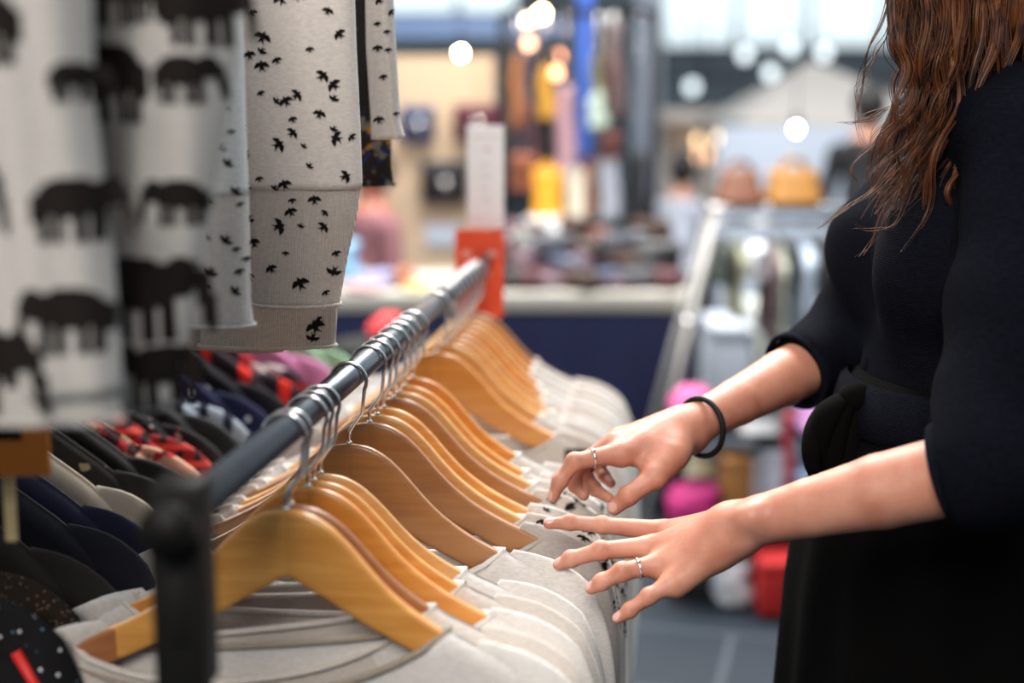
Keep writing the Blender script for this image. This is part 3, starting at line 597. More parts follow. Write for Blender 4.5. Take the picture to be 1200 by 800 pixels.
# ================================================================== the woman
def chain_d(X, pts, rad, k=.004):
    D = None
    for i in range(len(pts) - 1):
        q = cone_d(X, pts[i], pts[i + 1], rad[i], rad[i + 1]); D = q if D is None else smin(D, q, k)
    return D
def skin_arm(fore, fore_r, palm, fingers, extra, h=.00125):
    """forearm chain, palm = list of (a, b, ra, rb), fingers = list of (pts, radii): one smooth surface"""
    allp = np.array([p for p in fore] + [p for a, b, _, _ in palm for p in (a, b)] + [p for f, _ in fingers for p in f]); lo = allp.min(0) - .05; hi = allp.max(0) + .05
    X, lo = grid(lo, hi, h); B = chain_d(X, fore, fore_r, .003)
    for a, b, ra, rb in palm: B = smin(B, cone_d(X, a, b, ra, rb), .016)
    G = B
    for f, r in fingers:
        q = smin(chain_d(X, f, r, .003), B, .010)
        for p, rr in zip(f[1:-1], r[1:-1]): q = smin(q, cone_d(X, p, p + np.array([0, 0, .0016]), rr * 1.09, rr * 1.03), .004)
        G = smin(G, q, .0022)
    for a, b, ra, rb, k in extra: G = smin(G, cone_d(X, a, b, ra, rb), k)
    return nets(G, lo, h, 2)
# ---- her left hand: back of the hand up, fingers spread to the left
LW = P(872, 613, 1.42); LE = P(1150, 548, 1.31)
LF = dict(index=[(778, 622, 1.505), (706, 615, 1.525), (668, 612, 1.53), (643, 613, 1.528)], middle=[(764, 640, 1.475), (704, 645, 1.475), (669, 655, 1.478), (655, 661, 1.482)],
          ring=[(774, 660, 1.447), (729, 670, 1.44), (705, 682, 1.445), (693, 689, 1.450)], little=[(792, 680, 1.425), (760, 699, 1.42), (738, 715, 1.42), (724, 724, 1.423)])
LR = dict(index=[.0112, .0088, .0078, .0062], middle=[.0112, .0092, .0080, .0066], ring=[.0108, .0090, .0078, .0066], little=[.0100, .0078, .0068, .0058])
lf = {k: [P(*q) for q in v] for k, v in LF.items()}
dn = np.array([0, 0, -1.0])
lpalm = [(LW + (lf[k][0] - LW) * .12 + dn * .004, lf[k][0] + dn * .004, .0185, .0125) for k in ('index', 'middle', 'ring', 'little')]
cen = (lf['middle'][0] + LW) / 2; lpalm.append((cen + dn * .014, LW + (lf['ring'][0] - LW) * .35 + dn * .012, .016, .017))
lthumb = [P(842, 622, 1.47) + dn * .012, P(800, 634, 1.53) + dn * .02, P(760, 640, 1.555) + dn * .022, P(735, 642, 1.56) + dn * .02]
lfing = [(lf[k], LR[k]) for k in lf] + [(lthumb, [.015, .0115, .0095, .0075])]
lextra = [(LW + (lf[k][0] - LW) * .25 + np.array([0, 0, .0145]), lf[k][0] + np.array([0, 0, .0058]), .0030, .0040, .006) for k in ('index', 'middle', 'ring', 'little')]   # tendons
lextra.append((P(872, 606, 1.395), P(880, 605, 1.392), .0085, .009, .02))                                               # wrist bone
lfore = [LW + (LE - LW) * t for t in (-.06, .08, .3, .6, 1.0)]
GA = skin_arm(lfore, [.0220, .0230, .0275, .0345, .0375], lpalm, lfing, lextra)
# ---- her right hand: pinching, thumb towards the camera
RW = P(808, 500, 1.635); RE = P(985, 408, 1.775)
rf = dict(index=[(728, 530, 1.585), (673, 541, 1.575), (656, 564, 1.575), (648, 582, 1.577)], middle=[(720, 519, 1.612), (676, 545, 1.62), (674, 568, 1.622), (684, 580, 1.615)],
          ring=[(724, 514, 1.637), (683, 550, 1.645), (697, 573, 1.632), (714, 584, 1.618)], little=[(734, 513, 1.658), (700, 545, 1.672), (708, 558, 1.66), (716, 566, 1.648)])
rf = {k: [P(*q) for q in v] for k, v in rf.items()}; RRr = dict(index=[.0118, .0092, .0080, .0066], middle=[.0112, .0090, .0078, .0065], ring=[.0108, .0088, .0074, .0062], little=[.0098, .0078, .0066, .0056])
rpalm = [(RW + (rf[k][0] - RW) * .12 + dn * .002, rf[k][0] + dn * .003, .0185, .0130) for k in ('index', 'middle', 'ring', 'little')]
rpalm += [(RW + dn * .006, P(760, 527, 1.605), .020, .017), (P(790, 528, 1.60), P(768, 550, 1.582), .0185, .0150), (P(775, 515, 1.625), P(745, 530, 1.63), .019, .015)]
rthumb = [P(788, 534, 1.59), P(768, 558, 1.572), P(736, 581, 1.565), P(720, 595, 1.570)]
rfing = [(rf[k], RRr[k]) for k in rf] + [(rthumb, [.0175, .0125, .0102, .0084])]
rextra = [(RW + (rf[k][0] - RW) * .35 + np.array([0, 0, .015]), rf[k][0] + np.array([0, 0, .0066]), .0024, .0034, .008) for k in ('index', 'middle', 'ring')]
rextra.append((P(820, 484, 1.66), P(826, 482, 1.665), .0075, .008, .018))
rfore = [RW + (RE - RW) * t for t in (-.06, .08, .3, .6, 1.0)]
GB = skin_arm(rfore, [.0215, .0225, .0265, .0325, .035], rpalm, rfing, rextra)
# ---- rest of the body, coarse (inside the clothes or above the picture)
BX = .50; YC = P(600, 400, 1.62)[1]
HC = np.array([.475, YC - .01, 1.640])      # head centre, face towards -X
def body_rest():
    h = .008; X, lo = grid((.15, YC - .4, 0), (.85, YC + .4, 1.85), h); z = np.array([0, 0, 1.0])
    D = chain_d(X, [np.array([BX, YC, .92]), np.array([BX, YC, 1.05]), np.array([BX + .01, YC, 1.22]), np.array([BX + .02, YC, 1.36])], [.09, .075, .085, .07], .05)
    for s in (-1, 1):
        D = smin(D, chain_d(X, [np.array([BX, YC + s * .085, .90]), np.array([BX - .02, YC + s * .09, .50]), np.array([BX + .01, YC + s * .085, .085])], [.078, .052, .036], .03), .05)
        D = smin(D, cone_d(X, (BX + .03, YC + s * .085, .05), (BX - .12, YC + s * .10, .03), .036, .028), .02)
        E = LE if s < 0 else RE
        D = smin(D, chain_d(X, [np.array([BX + .02, YC + s * .06, 1.36]), np.array([BX + .02, YC + s * .155, 1.34]), E], [.05, .046, .036], .03), .03)
    D = smin(D, cone_d(X, (BX + .02, YC, 1.38), HC + np.array([.03, 0, -.06]), .050, .046), .03)
    D = smin(D, ell_d(X, HC, (.092, .075, .112)), .02); D = smin(D, ell_d(X, HC + np.array([-.035, 0, -.055]), (.052, .052, .062)), .03)
    D = smin(D, cone_d(X, HC + np.array([-.090, 0, .005]), HC + np.array([-.108, 0, -.022]), .009, .014), .012)
    D = smin(D, cone_d(X, HC + np.array([-.086, -.018, -.060]), HC + np.array([-.086, .018, -.060]), .010, .010), .012)
    for s in (-1, 1): D = smin(D, ell_d(X, HC + np.array([.01, s * .076, -.012]), (.020, .010, .032)), .008)
    return nets(D, lo, h, 2)
GC = body_rest()
M_skin, t_, n_, b_ = newmat('skin')
tc = n_.new('ShaderNodeTexCoord'); no = n_.new('ShaderNodeTexNoise'); no.inputs['Scale'].default_value = 28; no.inputs['Detail'].default_value = 5; t_.links.new(tc.outputs['Object'], no.inputs['Vector'])
r_ = ramp2(n_, (.43, .165, .105), (.56, .265, .185), .3, .7); t_.links.new(no.outputs['Fac'], r_.inputs[0]); t_.links.new(r_.outputs[0], b_.inputs['Base Color'])
b_.inputs['Roughness'].default_value = .48; b_.inputs['Subsurface Weight'].default_value = .18; b_.inputs['Subsurface Radius'].default_value = (.010, .004, .002); b_.inputs['Subsurface Scale'].default_value = 1.0; b_.inputs['Specular IOR Level'].default_value = .45
n2 = n_.new('ShaderNodeTexNoise'); n2.inputs['Scale'].default_value = 260; n2.inputs['Detail'].default_value = 3; t_.links.new(tc.outputs['Object'], n2.inputs['Vector']); bp = n_.new('ShaderNodeBump'); bp.inputs['Strength'].default_value = .22; bp.inputs['Distance'].default_value = .0012
t_.links.new(n2.outputs['Fac'], bp.inputs['Height']); t_.links.new(bp.outputs[0], b_.inputs['Normal'])
M_nail = mat('fingernail', (.66, .37, .32), .22, var=.04, spec=.6)
woman = thing('person', 'woman in dark navy knit dress with long wavy brown hair, both hands on the hangers', 'person', (BX, YC, 0))
O = np.array([BX, YC, 0])
def toL(V): return [tuple(np.asarray(v) - O) for v in V]
def nails(V, Fq, tips):
    """faces of the back of each finger tip take the nail material"""
    V = np.asarray(V); c = V[Fq].mean(1); e1 = V[Fq[:, 2]] - V[Fq[:, 0]]; e2 = V[Fq[:, 3]] - V[Fq[:, 1]]; nn = np.cross(e1, e2); nn /= np.linalg.norm(nn, axis=1)[:, None] + 1e-12; m = np.zeros(len(Fq), int)
    for tip, back, upv in tips:
        ax = tip - back; ax /= np.linalg.norm(ax); u = upv - ax * (upv @ ax); u /= np.linalg.norm(u); sd = np.cross(ax, u); q = c - tip
        a = q @ ax; s = q @ sd; k = ((a + .0005) / .0062) ** 2 + (s / .0052) ** 2 < 1
        m[k & (nn @ u > .35) & (q @ u > 0)] = 1
    return m
tipsL = [(lf[k][3], lf[k][2], np.array([-.15, -.35, 1.0])) for k in lf]
tipsR = [(rf['index'][3], rf['index'][2], np.array([-1.0, -.5, .2])), (rthumb[3], rthumb[2], np.array([-.1, -.8, .6])), (rf['ring'][3], rf['ring'][2], np.array([0, -.2, -1.0]))]
GA3 = (toL(GA[0]), GA[1].tolist(), nails(GA[0], GA[1], tipsL)); GB3 = (toL(GB[0]), GB[1].tolist(), nails(GB[0], GB[1], tipsR)); GC3 = (toL(GC[0]), GC[1].tolist())
obj('body', cat_geo(GA3, GB3, GC3), [M_skin, M_nail], woman)
for s in (-1, 1):
    e_ = obj('eye', xf(ball((0, 0, 0), .0115, 10), Matrix.Translation(Vector(HC + np.array([-.079, s * .031, .004]) - O))), mat('eye_white', (.80, .78, .76), .2), woman)
    obj('iris', xf(ball((0, 0, 0), .0052, 8, (.5, 1, 1)), Matrix.Translation(Vector(HC + np.array([-.0890, s * .031, .003]) - O))), mat('iris_brown', (.03, .015, .008), .1), e_)
# ---- knit dress
def navy(name, col, scale, axis, st):
    m = knit(name, col, rib=scale, strength=st, axis=axis, var=.25, sheen=0.0, spec=.03); return m
M_dress = navy('navy_knit', (.0040, .0044, .0078), 170, 'Z', .35); M_cuffk = navy('navy_rib', (.006, .007, .012), 130, 'X', .5); M_skirt = mat('black_navy_cloth', (.0020, .0018, .0018), .95, var=.3, scale=12, spec=.05)
def superell(c, a, b, z, n, pw=2.3, fold=0.0, k=14, ph=0):
    out = []
    for i in range(n):
        t = 2 * math.pi * i / n; cs, sn = math.cos(t), math.sin(t); f = 1 + fold * math.sin(k * t + ph)
        out.append((c[0] + a * f * math.copysign(abs(cs) ** (2 / pw), cs), c[1] + b * f * math.copysign(abs(sn) ** (2 / pw), sn), z))
    return out
def dress_top():
    h = .0045; X, lo = grid((.14, YC - .46, .90), (.88, YC + .36, 1.52), h)
    D = ell_d(X, (BX + .005, YC, 1.04), (.098, .135, .20))
    D = smin(D, ell_d(X, (BX + .02, YC, 1.24), (.100, .150, .19)), .06)
    D = smin(D, chain_d(X, [np.array([BX + .02, YC - .13, 1.35]), np.array([BX + .02, YC + .13, 1.35])], [.055, .055], .02), .06)
    D = smin(D, cone_d(X, (BX + .02, YC, 1.37), (BX + .02, YC, 1.42), .07, .058), .03)
    for s, bx in ((1, .452), (-1, .468)): D = smin(D, ell_d(X, (bx, YC + s * .080, 1.205), (.080, .078, .088)), .035)
    T = D
    for s, E, W_, rr in ((-1, LE, LW, (.062, .060, .054, .0495)), (1, RE, RW, (.060, .056, .052, .0475))):
        sh = np.array([BX + .02, YC + s * .160, 1.335]); ef = E + (W_ - E) * (.12 if s < 0 else .30)
        A = chain_d(X, [sh, (sh + E) / 2 + np.array([.01, 0, 0]), E, ef], rr, .03); T = smin(T, A, .030)
        ax = (W_ - E) / np.linalg.norm(W_ - E); cut = (X[0] - ef[0]) * ax[0] + (X[1] - ef[1]) * ax[1] + (X[2] - ef[2]) * ax[2]
        T = np.where((np.sqrt((X[0] - ef[0]) ** 2 + (X[1] - ef[1]) ** 2 + (X[2] - ef[2]) ** 2) < .12), np.maximum(T, cut), T)
    # creases across the bodice
    T = T + .0028 * np.sin(55 * X[2] + 18 * X[0] - 30 * X[1]) * np.exp(-((X[2] - 1.09) / .05) ** 2) + .0016 * np.sin(70 * X[0] + 40 * X[2] + 25 * X[1])
    return nets(T, lo, h, 1)
GD = dress_top(); dress = obj('dress', (toL(GD[0]), GD[1].tolist()), M_dress, woman)
def cuff(E, W_, f, r0, n=40):
    ef = E + (W_ - E) * f; ax = (W_ - E) / np.linalg.norm(W_ - E); u = np.cross(ax, [0, 0, 1.0]); u /= np.linalg.norm(u); v = np.cross(ax, u); rings = []
    for s, r in ((-.012, r0 * .985), (-.004, r0 * 1.03), (.004, r0 * 1.03), (.007, r0 * 1.0), (.006, r0 * .94), (-.004, r0 * .92)):
        rings.append(toL([ef + ax * s + u * r * math.cos(a) + v * r * math.sin(a) for a in np.linspace(0, 2 * math.pi, n, endpoint=False)]))
    return loft(rings, cap=False)
obj('cuff', cuff(LE, LW, .12, .0500), M_cuffk, dress); obj('cuff', cuff(RE, RW, .30, .0480), M_cuffk, dress)
sk = []
for z, cx, a, b, f in ((1.075, BX, .098, .128, .0), (1.06, BX, .110, .142, .002), (1.035, BX, .114, .146, .004), (1.01, BX - .003, .122, .155, .010), (.96, BX - .006, .138, .175, .016), (.90, BX - .01, .152, .192, .018), (.82, BX - .012, .160, .20, .022), (.60, BX - .012, .172, .21, .030), (.35, BX - .01, .186, .225, .040), (.28, BX - .01, .19, .23, .042), (.28, BX - .01, .184, .224, .042)):
    sk.append(toL(superell((cx, YC), a, b, z, 96, 2.2, f, 13, .8)))
obj('skirt', loft(sk), M_skirt, woman)
obj('waistband', loft([toL(superell((BX, YC), a, b, z, 72, 2.2, .004, 9)) for z, a, b in ((1.012, .122, .152), (1.018, .129, .159), (1.040, .126, .156), (1.066, .118, .148), (1.072, .110, .140))], cap=False), M_dress, dress)
# the tied knot at the waist and its hanging ends
kn = P(985, 470, 1.60); gs = []
for k, (x0, y0, x1, y1, x2, y2, r) in enumerate([(1000, 462, 972, 482, 960, 520, .015), (1004, 466, 982, 486, 975, 535, .016), (1012, 470, 996, 492, 990, 545, .016), (1018, 466, 1010, 495, 1008, 560, .017), (994, 462, 962, 488, 951, 532, .013)]):
    pts = smooth_path([P(x0, y0, 1.60), P(x1, y1, 1.575 + .004 * k), P(x2, y2, 1.585), P(x2 + 10, y2 + 40, 1.60)], 8); m_ = len(pts)
    gs.append(tube(toL(pts), [r * (.65 + .5 * math.sin(math.pi * min(1, i / m_ * 1.1))) for i in range(m_)], 12, flat=.7))
gs.append(xf(ball((0, 0, 0), .022, 10, (1, .9, .8)), Matrix.Translation(Vector(np.asarray(P(1004, 466, 1.585)) - O))))
obj('waist_tie', cat_geo(*gs), M_skirt, dress)
# shoes (out of the picture)
for s in (-1, 1): obj('shoe', xf(ball((0, 0, 0), .05, 12, (2.5, .95, .8)), Matrix.Translation((-.04, s * .092, .042))), M_black, woman)
# ---- jewellery
M_silver = mat('silver', (.80, .78, .76), .16, metal=1.0, var=.04)
def ring_on(a, b, t, r, w, gem):
    c = a + (b - a) * t; ax = (b - a) / np.linalg.norm(b - a); u = np.array([-.2, -.6, 1.0]); u = u - ax * (u @ ax); u /= np.linalg.norm(u); v = np.cross(ax, u)
    g = tube(toL([c + (u * math.cos(s) + v * math.sin(s)) * r for s in np.linspace(0, 2 * math.pi, 36, endpoint=False)]), w, 8, closed=True)
    return cat_geo(g, xf(ball((0, 0, 0), gem, 8, (1, 1, .7)), Matrix.Translation(Vector(c + u * (r + w * .6) - O))))
obj('ring', ring_on(rf['index'][0], rf['index'][1], .60, .0104, .0016, .0028), M_silver, woman, label='silver ring on the index finger of the upper hand')
obj('ring', ring_on(lf['ring'][0], lf['ring'][1], .58, .0103, .0014, .0026), M_silver, woman, label='silver ring on the ring finger of the lower hand')
bc = P(821, 500, 1.640); ax = (RE - RW) / np.linalg.norm(RE - RW); ax = ax + np.array([.0, .10, -.25]); ax /= np.linalg.norm(ax); u = np.array([0, 0, 1.0]) - ax * ax[2]; u /= np.linalg.norm(u); v = np.cross(ax, u)
obj('hair_tie', tube(toL([bc + u * .0335 * math.cos(s) + v * .0335 * math.sin(s) + np.array([0, -.002, 0]) for s in np.linspace(0, 2 * math.pi, 48, endpoint=False)]), .0034, 10, closed=True), mat('black_elastic', (.003, .003, .0032), .6, spec=.25), woman, label='black elastic hair tie round the wrist of the upper arm')
# ---- hair
M_hair, t_, n_, b_ = newmat('brown_hair'); tc = n_.new('ShaderNodeTexCoord'); no = n_.new('ShaderNodeTexNoise'); no.inputs['Scale'].default_value = 1.0; no.inputs['Detail'].default_value = 3; mp = n_.new('ShaderNodeMapping'); mp.inputs['Scale'].default_value = (75, 75, 14); t_.links.new(tc.outputs['Object'], mp.inputs[0]); t_.links.new(mp.outputs[0], no.inputs['Vector'])
r_ = ramp2(n_, (.016, .0048, .002), (.17, .052, .015), .35, .70); t_.links.new(no.outputs['Fac'], r_.inputs[0]); t_.links.new(r_.outputs[0], b_.inputs['Base Color']); b_.inputs['Roughness'].default_value = .45; b_.inputs['Specular IOR Level'].default_value = .3
def hair():
    rng = random.Random(5); gs = []
    GUIDE = [  # (pixel path down the picture, depth)
        [(1085, -240), (1048, -60), (1048, 40), (1056, 95), (1052, 150), (1012, 205), (1006, 245)], [(1095, -240), (1058, -60), (1056, 30), (1070, 90), (1062, 160), (1025, 210), (1030, 262)],
        [(1100, -240), (1070, -70), (1075, 20), (1078, 95), (1060, 150), (1036, 200), (1012, 250)], [(1110, -240), (1085, -70), (1092, 20), (1096, 90), (1080, 165), (1052, 225), (1040, 270)],
        [(1120, -240), (1100, -70), (1112, 20), (1108, 90), (1098, 150), (1068, 210), (1046, 262)], [(1130, -240), (1120, -70), (1128, 20), (1120, 90), (1108, 150), (1088, 215), (1062, 280)],
        [(1140, -240), (1140, -70), (1148, 20), (1142, 100), (1124, 170), (1104, 230), (1090, 285)], [(1150, -240), (1165, -70), (1170, 20), (1164, 100), (1148, 170), (1130, 230), (1118, 270)],
        [(1160, -240), (1190, -70), (1195, 20), (1188, 100), (1176, 160), (1160, 210), (1150, 250)], [(1170, -240), (1215, -70), (1222, 20), (1215, 100), (1204, 160), (1195, 210), (1190, 240)], [(1180, -240), (1245, -70), (1255, 20), (1250, 100), (1240, 150), (1225, 190), (1215, 215)]]
    def path(gi, w, dj, jit, wav, ph, stop):
        a = GUIDE[min(gi, len(GUIDE) - 1)]; b = GUIDE[min(gi + 1, len(GUIDE) - 1)]; pts = []
        for k in range(7):
            px = a[k][0] * (1 - w) + b[k][0] * w; py = a[k][1] * (1 - w) + b[k][1] * w; d0 = 1.575 if k == 0 else (1.52 if k == 1 else 1.475)
            pts.append(P(px + jit[0] * k / 6, py + jit[1] * k / 6, d0 + dj * min(1, .3 + k / 4)))
        pts = smooth_path(pts, 5); m = len(pts); out = []
        for i, p in enumerate(pts[:max(8, int(m * stop))]):
            f = i / (m - 1); out.append(p + np.array([math.sin(9 * f + ph) * wav * f, math.cos(7 * f + ph * 1.7) * wav * .7 * f, 0]))
        return out
    for k in range(88):        # wavy locks, each a bundle of strands that closes towards its tip
        gi = rng.choice([0, 0, 1, 1, 2, 2, 2, 3, 3, 3, 4, 4, 5, 5, 6, 6, 7, 8, 9]); w0 = rng.random(); dj = rng.uniform(-.03, .07); ph = rng.uniform(0, 6.28); amp = rng.uniform(.006, .014); fr_ = rng.uniform(17, 24); jx = rng.uniform(-9, 9); jy = rng.uniform(-45, 22); st = rng.uniform(.78, 1.0)
        def lock(dx, dy, thick, stop, grow):
            p = path(gi, w0, dj, (jx, jy), 0, 0, stop); m = len(p); out = []
            for i, q_ in enumerate(p):
                f = i / 30; am = amp * min(1, max(0, (f - .15) * 2.4)); out.append(q_ + np.array([math.sin(fr_ * f + ph) * am + dx * (1 - .65 * f * grow), math.cos(fr_ * f * .9 + ph) * am * .8 + dy * (1 - .65 * f), 0]))
            return smooth_path(out, 2), m
        p, m = lock(0, 0, 1, st, 1); m = len(p); r = rng.uniform(.0016, .0034) * (1 if gi > 2 else .6)
        gs.append(tube(p, [r * (1 - .92 * (i / m) ** 2) for i in range(m)], 6, flat=.6))
        for _ in range(11):
            p, m = lock(rng.gauss(0, .0045), rng.gauss(0, .0045), 1, min(1, st + rng.uniform(-.12, .06)), rng.uniform(.3, 1.2)); m = len(p); r = rng.uniform(.0004, .0009); gs.append(tube(p, [r * (1 - .8 * (i / m) ** 2) for i in range(m)], 4, cap=False))
    for pts in ([(1046, -40), (1036, 20), (1020, 60), (1008, 100), (1006, 140), (1012, 175)], [(1050, -40), (1040, 30), (1028, 60), (1012, 90), (1004, 110), (1010, 150)], [(1040, 128), (1020, 137), (1000, 143), (985, 143)],
                [(1052, 190), (1020, 222), (990, 245), (958, 268)], [(1050, 200), (1020, 228), (985, 248), (962, 266)], [(1060, 210), (1035, 250), (1020, 285), (1006, 300)], [(1070, 215), (1050, 262), (1020, 268), (1000, 262)]):
        for _ in range(4):
            p = smooth_path([P(x + rng.gauss(0, 2.5), y + rng.gauss(0, 2), 1.46 + rng.uniform(0, .02)) for x, y in pts], 7); gs.append(tube(p, [.0006 * (1 - .8 * i / len(p)) for i in range(len(p))], 4, cap=False))
    cap_, q = grid(HC - np.array([.20, .20, .30]), HC + .20, .006); D = ell_d(cap_, HC + np.array([.018, 0, .018]), (.108, .094, .122)); D = np.maximum(D, -(cap_[0] - (HC[0] - .055) + .35 * (cap_[2] - HC[2] - .09)))
    D = smin(D, cone_d(cap_, HC + np.array([.05, 0, 0]), HC + np.array([.07, 0, -.15]), .085, .075), .04); V, Fq = nets(D, q, .006, 2); gs.append((V, Fq.tolist()))
    # long back and side mass behind the locks, lying over her near shoulder
    D0 = P(1165, 60, 1.56); X, q = grid(D0 - np.array([.13, .15, .24]), D0 + np.array([.16, .15, .30]), .006); D = chain_d(X, [P(1120, -150, 1.58), P(1125, -20, 1.56), P(1140, 90, 1.555), P(1135, 190, 1.55)], [.060, .056, .044, .016], .04); D = smin(D, chain_d(X, [P(1170, -150, 1.60), P(1190, 20, 1.58), P(1185, 150, 1.56)], [.07, .058, .03], .04), .04)
    D = D + .004 * np.sin(X[0] * 330 + 6 * np.sin(X[2] * 12)) ; V, Fq = nets(D, q, .006, 1); gs.append((V, Fq.tolist()))
    g = cat_geo(*gs); return toL(g[0]), g[1]
obj('hair', hair(), M_hair, woman)
# ================================================================== the market behind
def base(px, d):            # floor point below a picture column at depth d
    q = P(px, 300, d); return np.array([q[0], q[1], 0.0])
def solid(px0, px1, y0, y1, d):   # centre and size of what fills that rectangle at depth d
    a = P(px0, y1, d); b = P(px1, y0, d); return (a + b) / 2, abs(b[0] - a[0]), abs(b[2] - a[2])
# ---- tan stall wall with clutch bags
M_tan = mat('tan_board', (.62, .46, .32), .85, var=.07, scale=3)
c, sx_, sz_ = solid(395, 572, 66, 345, 6.4); ztop = c[2] + sz_ / 2
tag(obj('partition', cat_geo(box(c[0] - .6, c[1] + .05, ztop / 2, sx_ + 1.2, .04, ztop), box(c[0] + sx_ / 2, c[1] + .03, ztop / 2, .05, .06, ztop), box(c[0] - .1, c[1] + .02, ztop / 2, .04, .03, ztop)), M_tan, smooth=False), kind='structure')
tag(obj('beam', box(c[0] - .5, c[1] + .1, ztop + .13, 2.4, .08, .10), mat('beam_blue', (.10, .16, .30), .6), smooth=False), kind='structure')
WALLY = c[1] + .03
def clutch(px0, px1, y0, y1, m, lab, disc):
    c, w_, h_ = solid(px0, px1, y0, y1, 6.38); t = thing('clutch_bag', lab, 'bag', (c[0], WALLY - .035, c[2] - h_ / 2), 0, 'clutch bags on the tan wall')
    obj('pouch', box(0, 0, h_ / 2, w_, .05, h_, .012, 3), m, t); obj('flap', cat_geo(box(0, -.03, h_ * .70, w_ * .99, .016, h_ * .58, .006)), m, t)
    obj('clasp', xf(lathe([(.001, 0), (.024, 0), (.028, .004), (.022, .010), (.001, .012)], 20), Matrix.Translation((disc * w_, -.038, h_ * .45)) @ Matrix.Rotation(math.pi / 2, 4, 'X')), M_silver, t, label='round silver clasp')
clutch(470, 510, 124, 166, mat('navy_leather', (.025, .045, .13), .4), 'navy clutch bag with a round clasp, left of the maroon one', .05)
clutch(532, 590, 122, 166, mat('maroon_leather', (.10, .018, .035), .4), 'maroon clutch bag on the tan wall, just left of the paper sign’s top', .0)
clutch(493, 549, 188, 238, mat('black_leather', (.018, .017, .022), .35), 'black clutch bag with a large silver clasp, lowest of three', .02)
c, w_, h_ = solid(496, 538, 266, 292, 6.3); t = thing('leaflet', 'small pale blue leaflet on the tan wall left of the red placard', 'leaflet', (c[0], WALLY - .012, c[2] - h_ / 2)); obj('sheet', card(w_, h_, .01), mat('pale_blue_paper', (.52, .58, .68), .7), t, smooth=False)
# ---- table with navy cloth
TD = 4.75; a = P(300, 342, TD); b = P(812, 342, TD); TZ = a[2]; TX0, TX1, TY0 = a[0], b[0], a[1]; TDEP = .66
tb = thing('stall_table', 'market stall table with a pale edge under leather goods', 'table', ((TX0 + TX1) / 2, TY0, 0))
tl = lambda x, y, z: (x - (TX0 + TX1) / 2, y - TY0, z)
obj('table_top', box(*tl((TX0 + TX1) / 2, TY0 + TDEP / 2, TZ - .035), TX1 - TX0, TDEP, .065, .008), mat('cream_edge', (.47, .44, .39), .6, var=.06, scale=4), tb)
for x in (TX0 + .06, TX1 - .06):
    for y in (TY0 + .08, TY0 + TDEP - .08): obj('leg', box(*tl(x, y, (TZ - .07) / 2), .04, .04, TZ - .07, .004), M_black, tb)
rings = []
for z in np.linspace(.03, TZ - .072, 12):
    f = (TZ - z) / TZ; ring = []; n = 120
    for k in range(n):
        t = k / n * 4; s = int(t); u = t - s; x0, x1, y0, y1 = TX0 - .005, TX1 + .005, TY0 - .006, TY0 + TDEP
        x, y = [(x0 + (x1 - x0) * u, y0), (x1, y0 + (y1 - y0) * u), (x1 - (x1 - x0) * u, y1), (x0, y1 - (y1 - y0) * u)][s]; w_ = .018 * f * math.sin(k * 1.45) * (1 if y < TY0 + .1 or True else 0)
        ring.append((x + (w_ if s in (1, 3) else 0), y + (w_ if s in (0, 2) else 0), z))
    rings.append(ring)
tag(obj('tablecloth', loft(rings, cap=False), mat('navy_cloth', (.010, .014, .058), .9, var=.15, scale=6)), 'navy blue cloth hanging round the stall table', 'tablecloth')
# goods on the table
PAL = {'dark brown': (.05, .022, .014), 'black': (.012, .011, .013), 'maroon': (.09, .02, .028), 'mauve': (.12, .065, .085), 'grey': (.07, .07, .085), 'rust': (.16, .045, .02), 'slate blue': (.06, .07, .12)}
rng = random.Random(11); k = 0
def shoe_geo(L):
    rings = []
    for i in range(13):
        f = i / 12; wd = L * (.15 + .05 * math.sin(f * 3.0)) * math.sin(math.pi * min(1, .12 + f * .95)) ** .4; hh = L * (.30 - .20 * f) if f < .45 else L * (.21 - .15 * (f - .45))
        rings.append([(L * (f - .5), wd * math.cos(t), max(0, hh * (.5 + .5 * math.sin(t)))) for t in np.linspace(0, 2 * math.pi, 14, endpoint=False)])
    return loft(rings)
cols = list(PAL)
for row, yy in enumerate((.10, .25, .40, .55)):
    for j in range(9):
        x = TX0 + .80 + j * (TX1 - TX0 - .86) / 8.2 + rng.uniform(-.02, .02); cn = rng.choice(cols); L = rng.uniform(.15, .21); hz = .0
        loc_ = (x, TY0 + yy + rng.uniform(-.02, .02), TZ - .003 + 0)
        t = thing('leather_pouch' if (j + row) % 3 else 'leather_shoe', '', 'x', loc_, rng.uniform(-.9, .9) + math.pi / 2 * (row % 2), 'leather goods on the stall table')
        col = mat('goods_' + cn.replace(' ', '_'), PAL[cn], .38)
        if (j + row) % 3:
            h_ = .07 + .045 * row * rng.uniform(.7, 1.1); t.name = 'leather_pouch'
            obj('pouch', xf(box(0, 0, h_ / 2, L * .9, .075, h_, .025, 3), Matrix.Identity(4)), col, t); obj('flap', box(0, -.03, h_ * .68, L * .84, .03, h_ * .5, .012, 2), col, t)
            t['label'] = '%s leather pouch lying among the goods on the navy-clothed table' % cn; t['category'] = 'pouch'
        else:
            obj('upper', shoe_geo(L * 1.15), col, t); obj('sole', box(0, 0, .004, L * 1.1, L * .36, .010, .003), M_black, t); t['label'] = '%s leather shoe lying among the goods on the navy-clothed table' % cn; t['category'] = 'shoe'
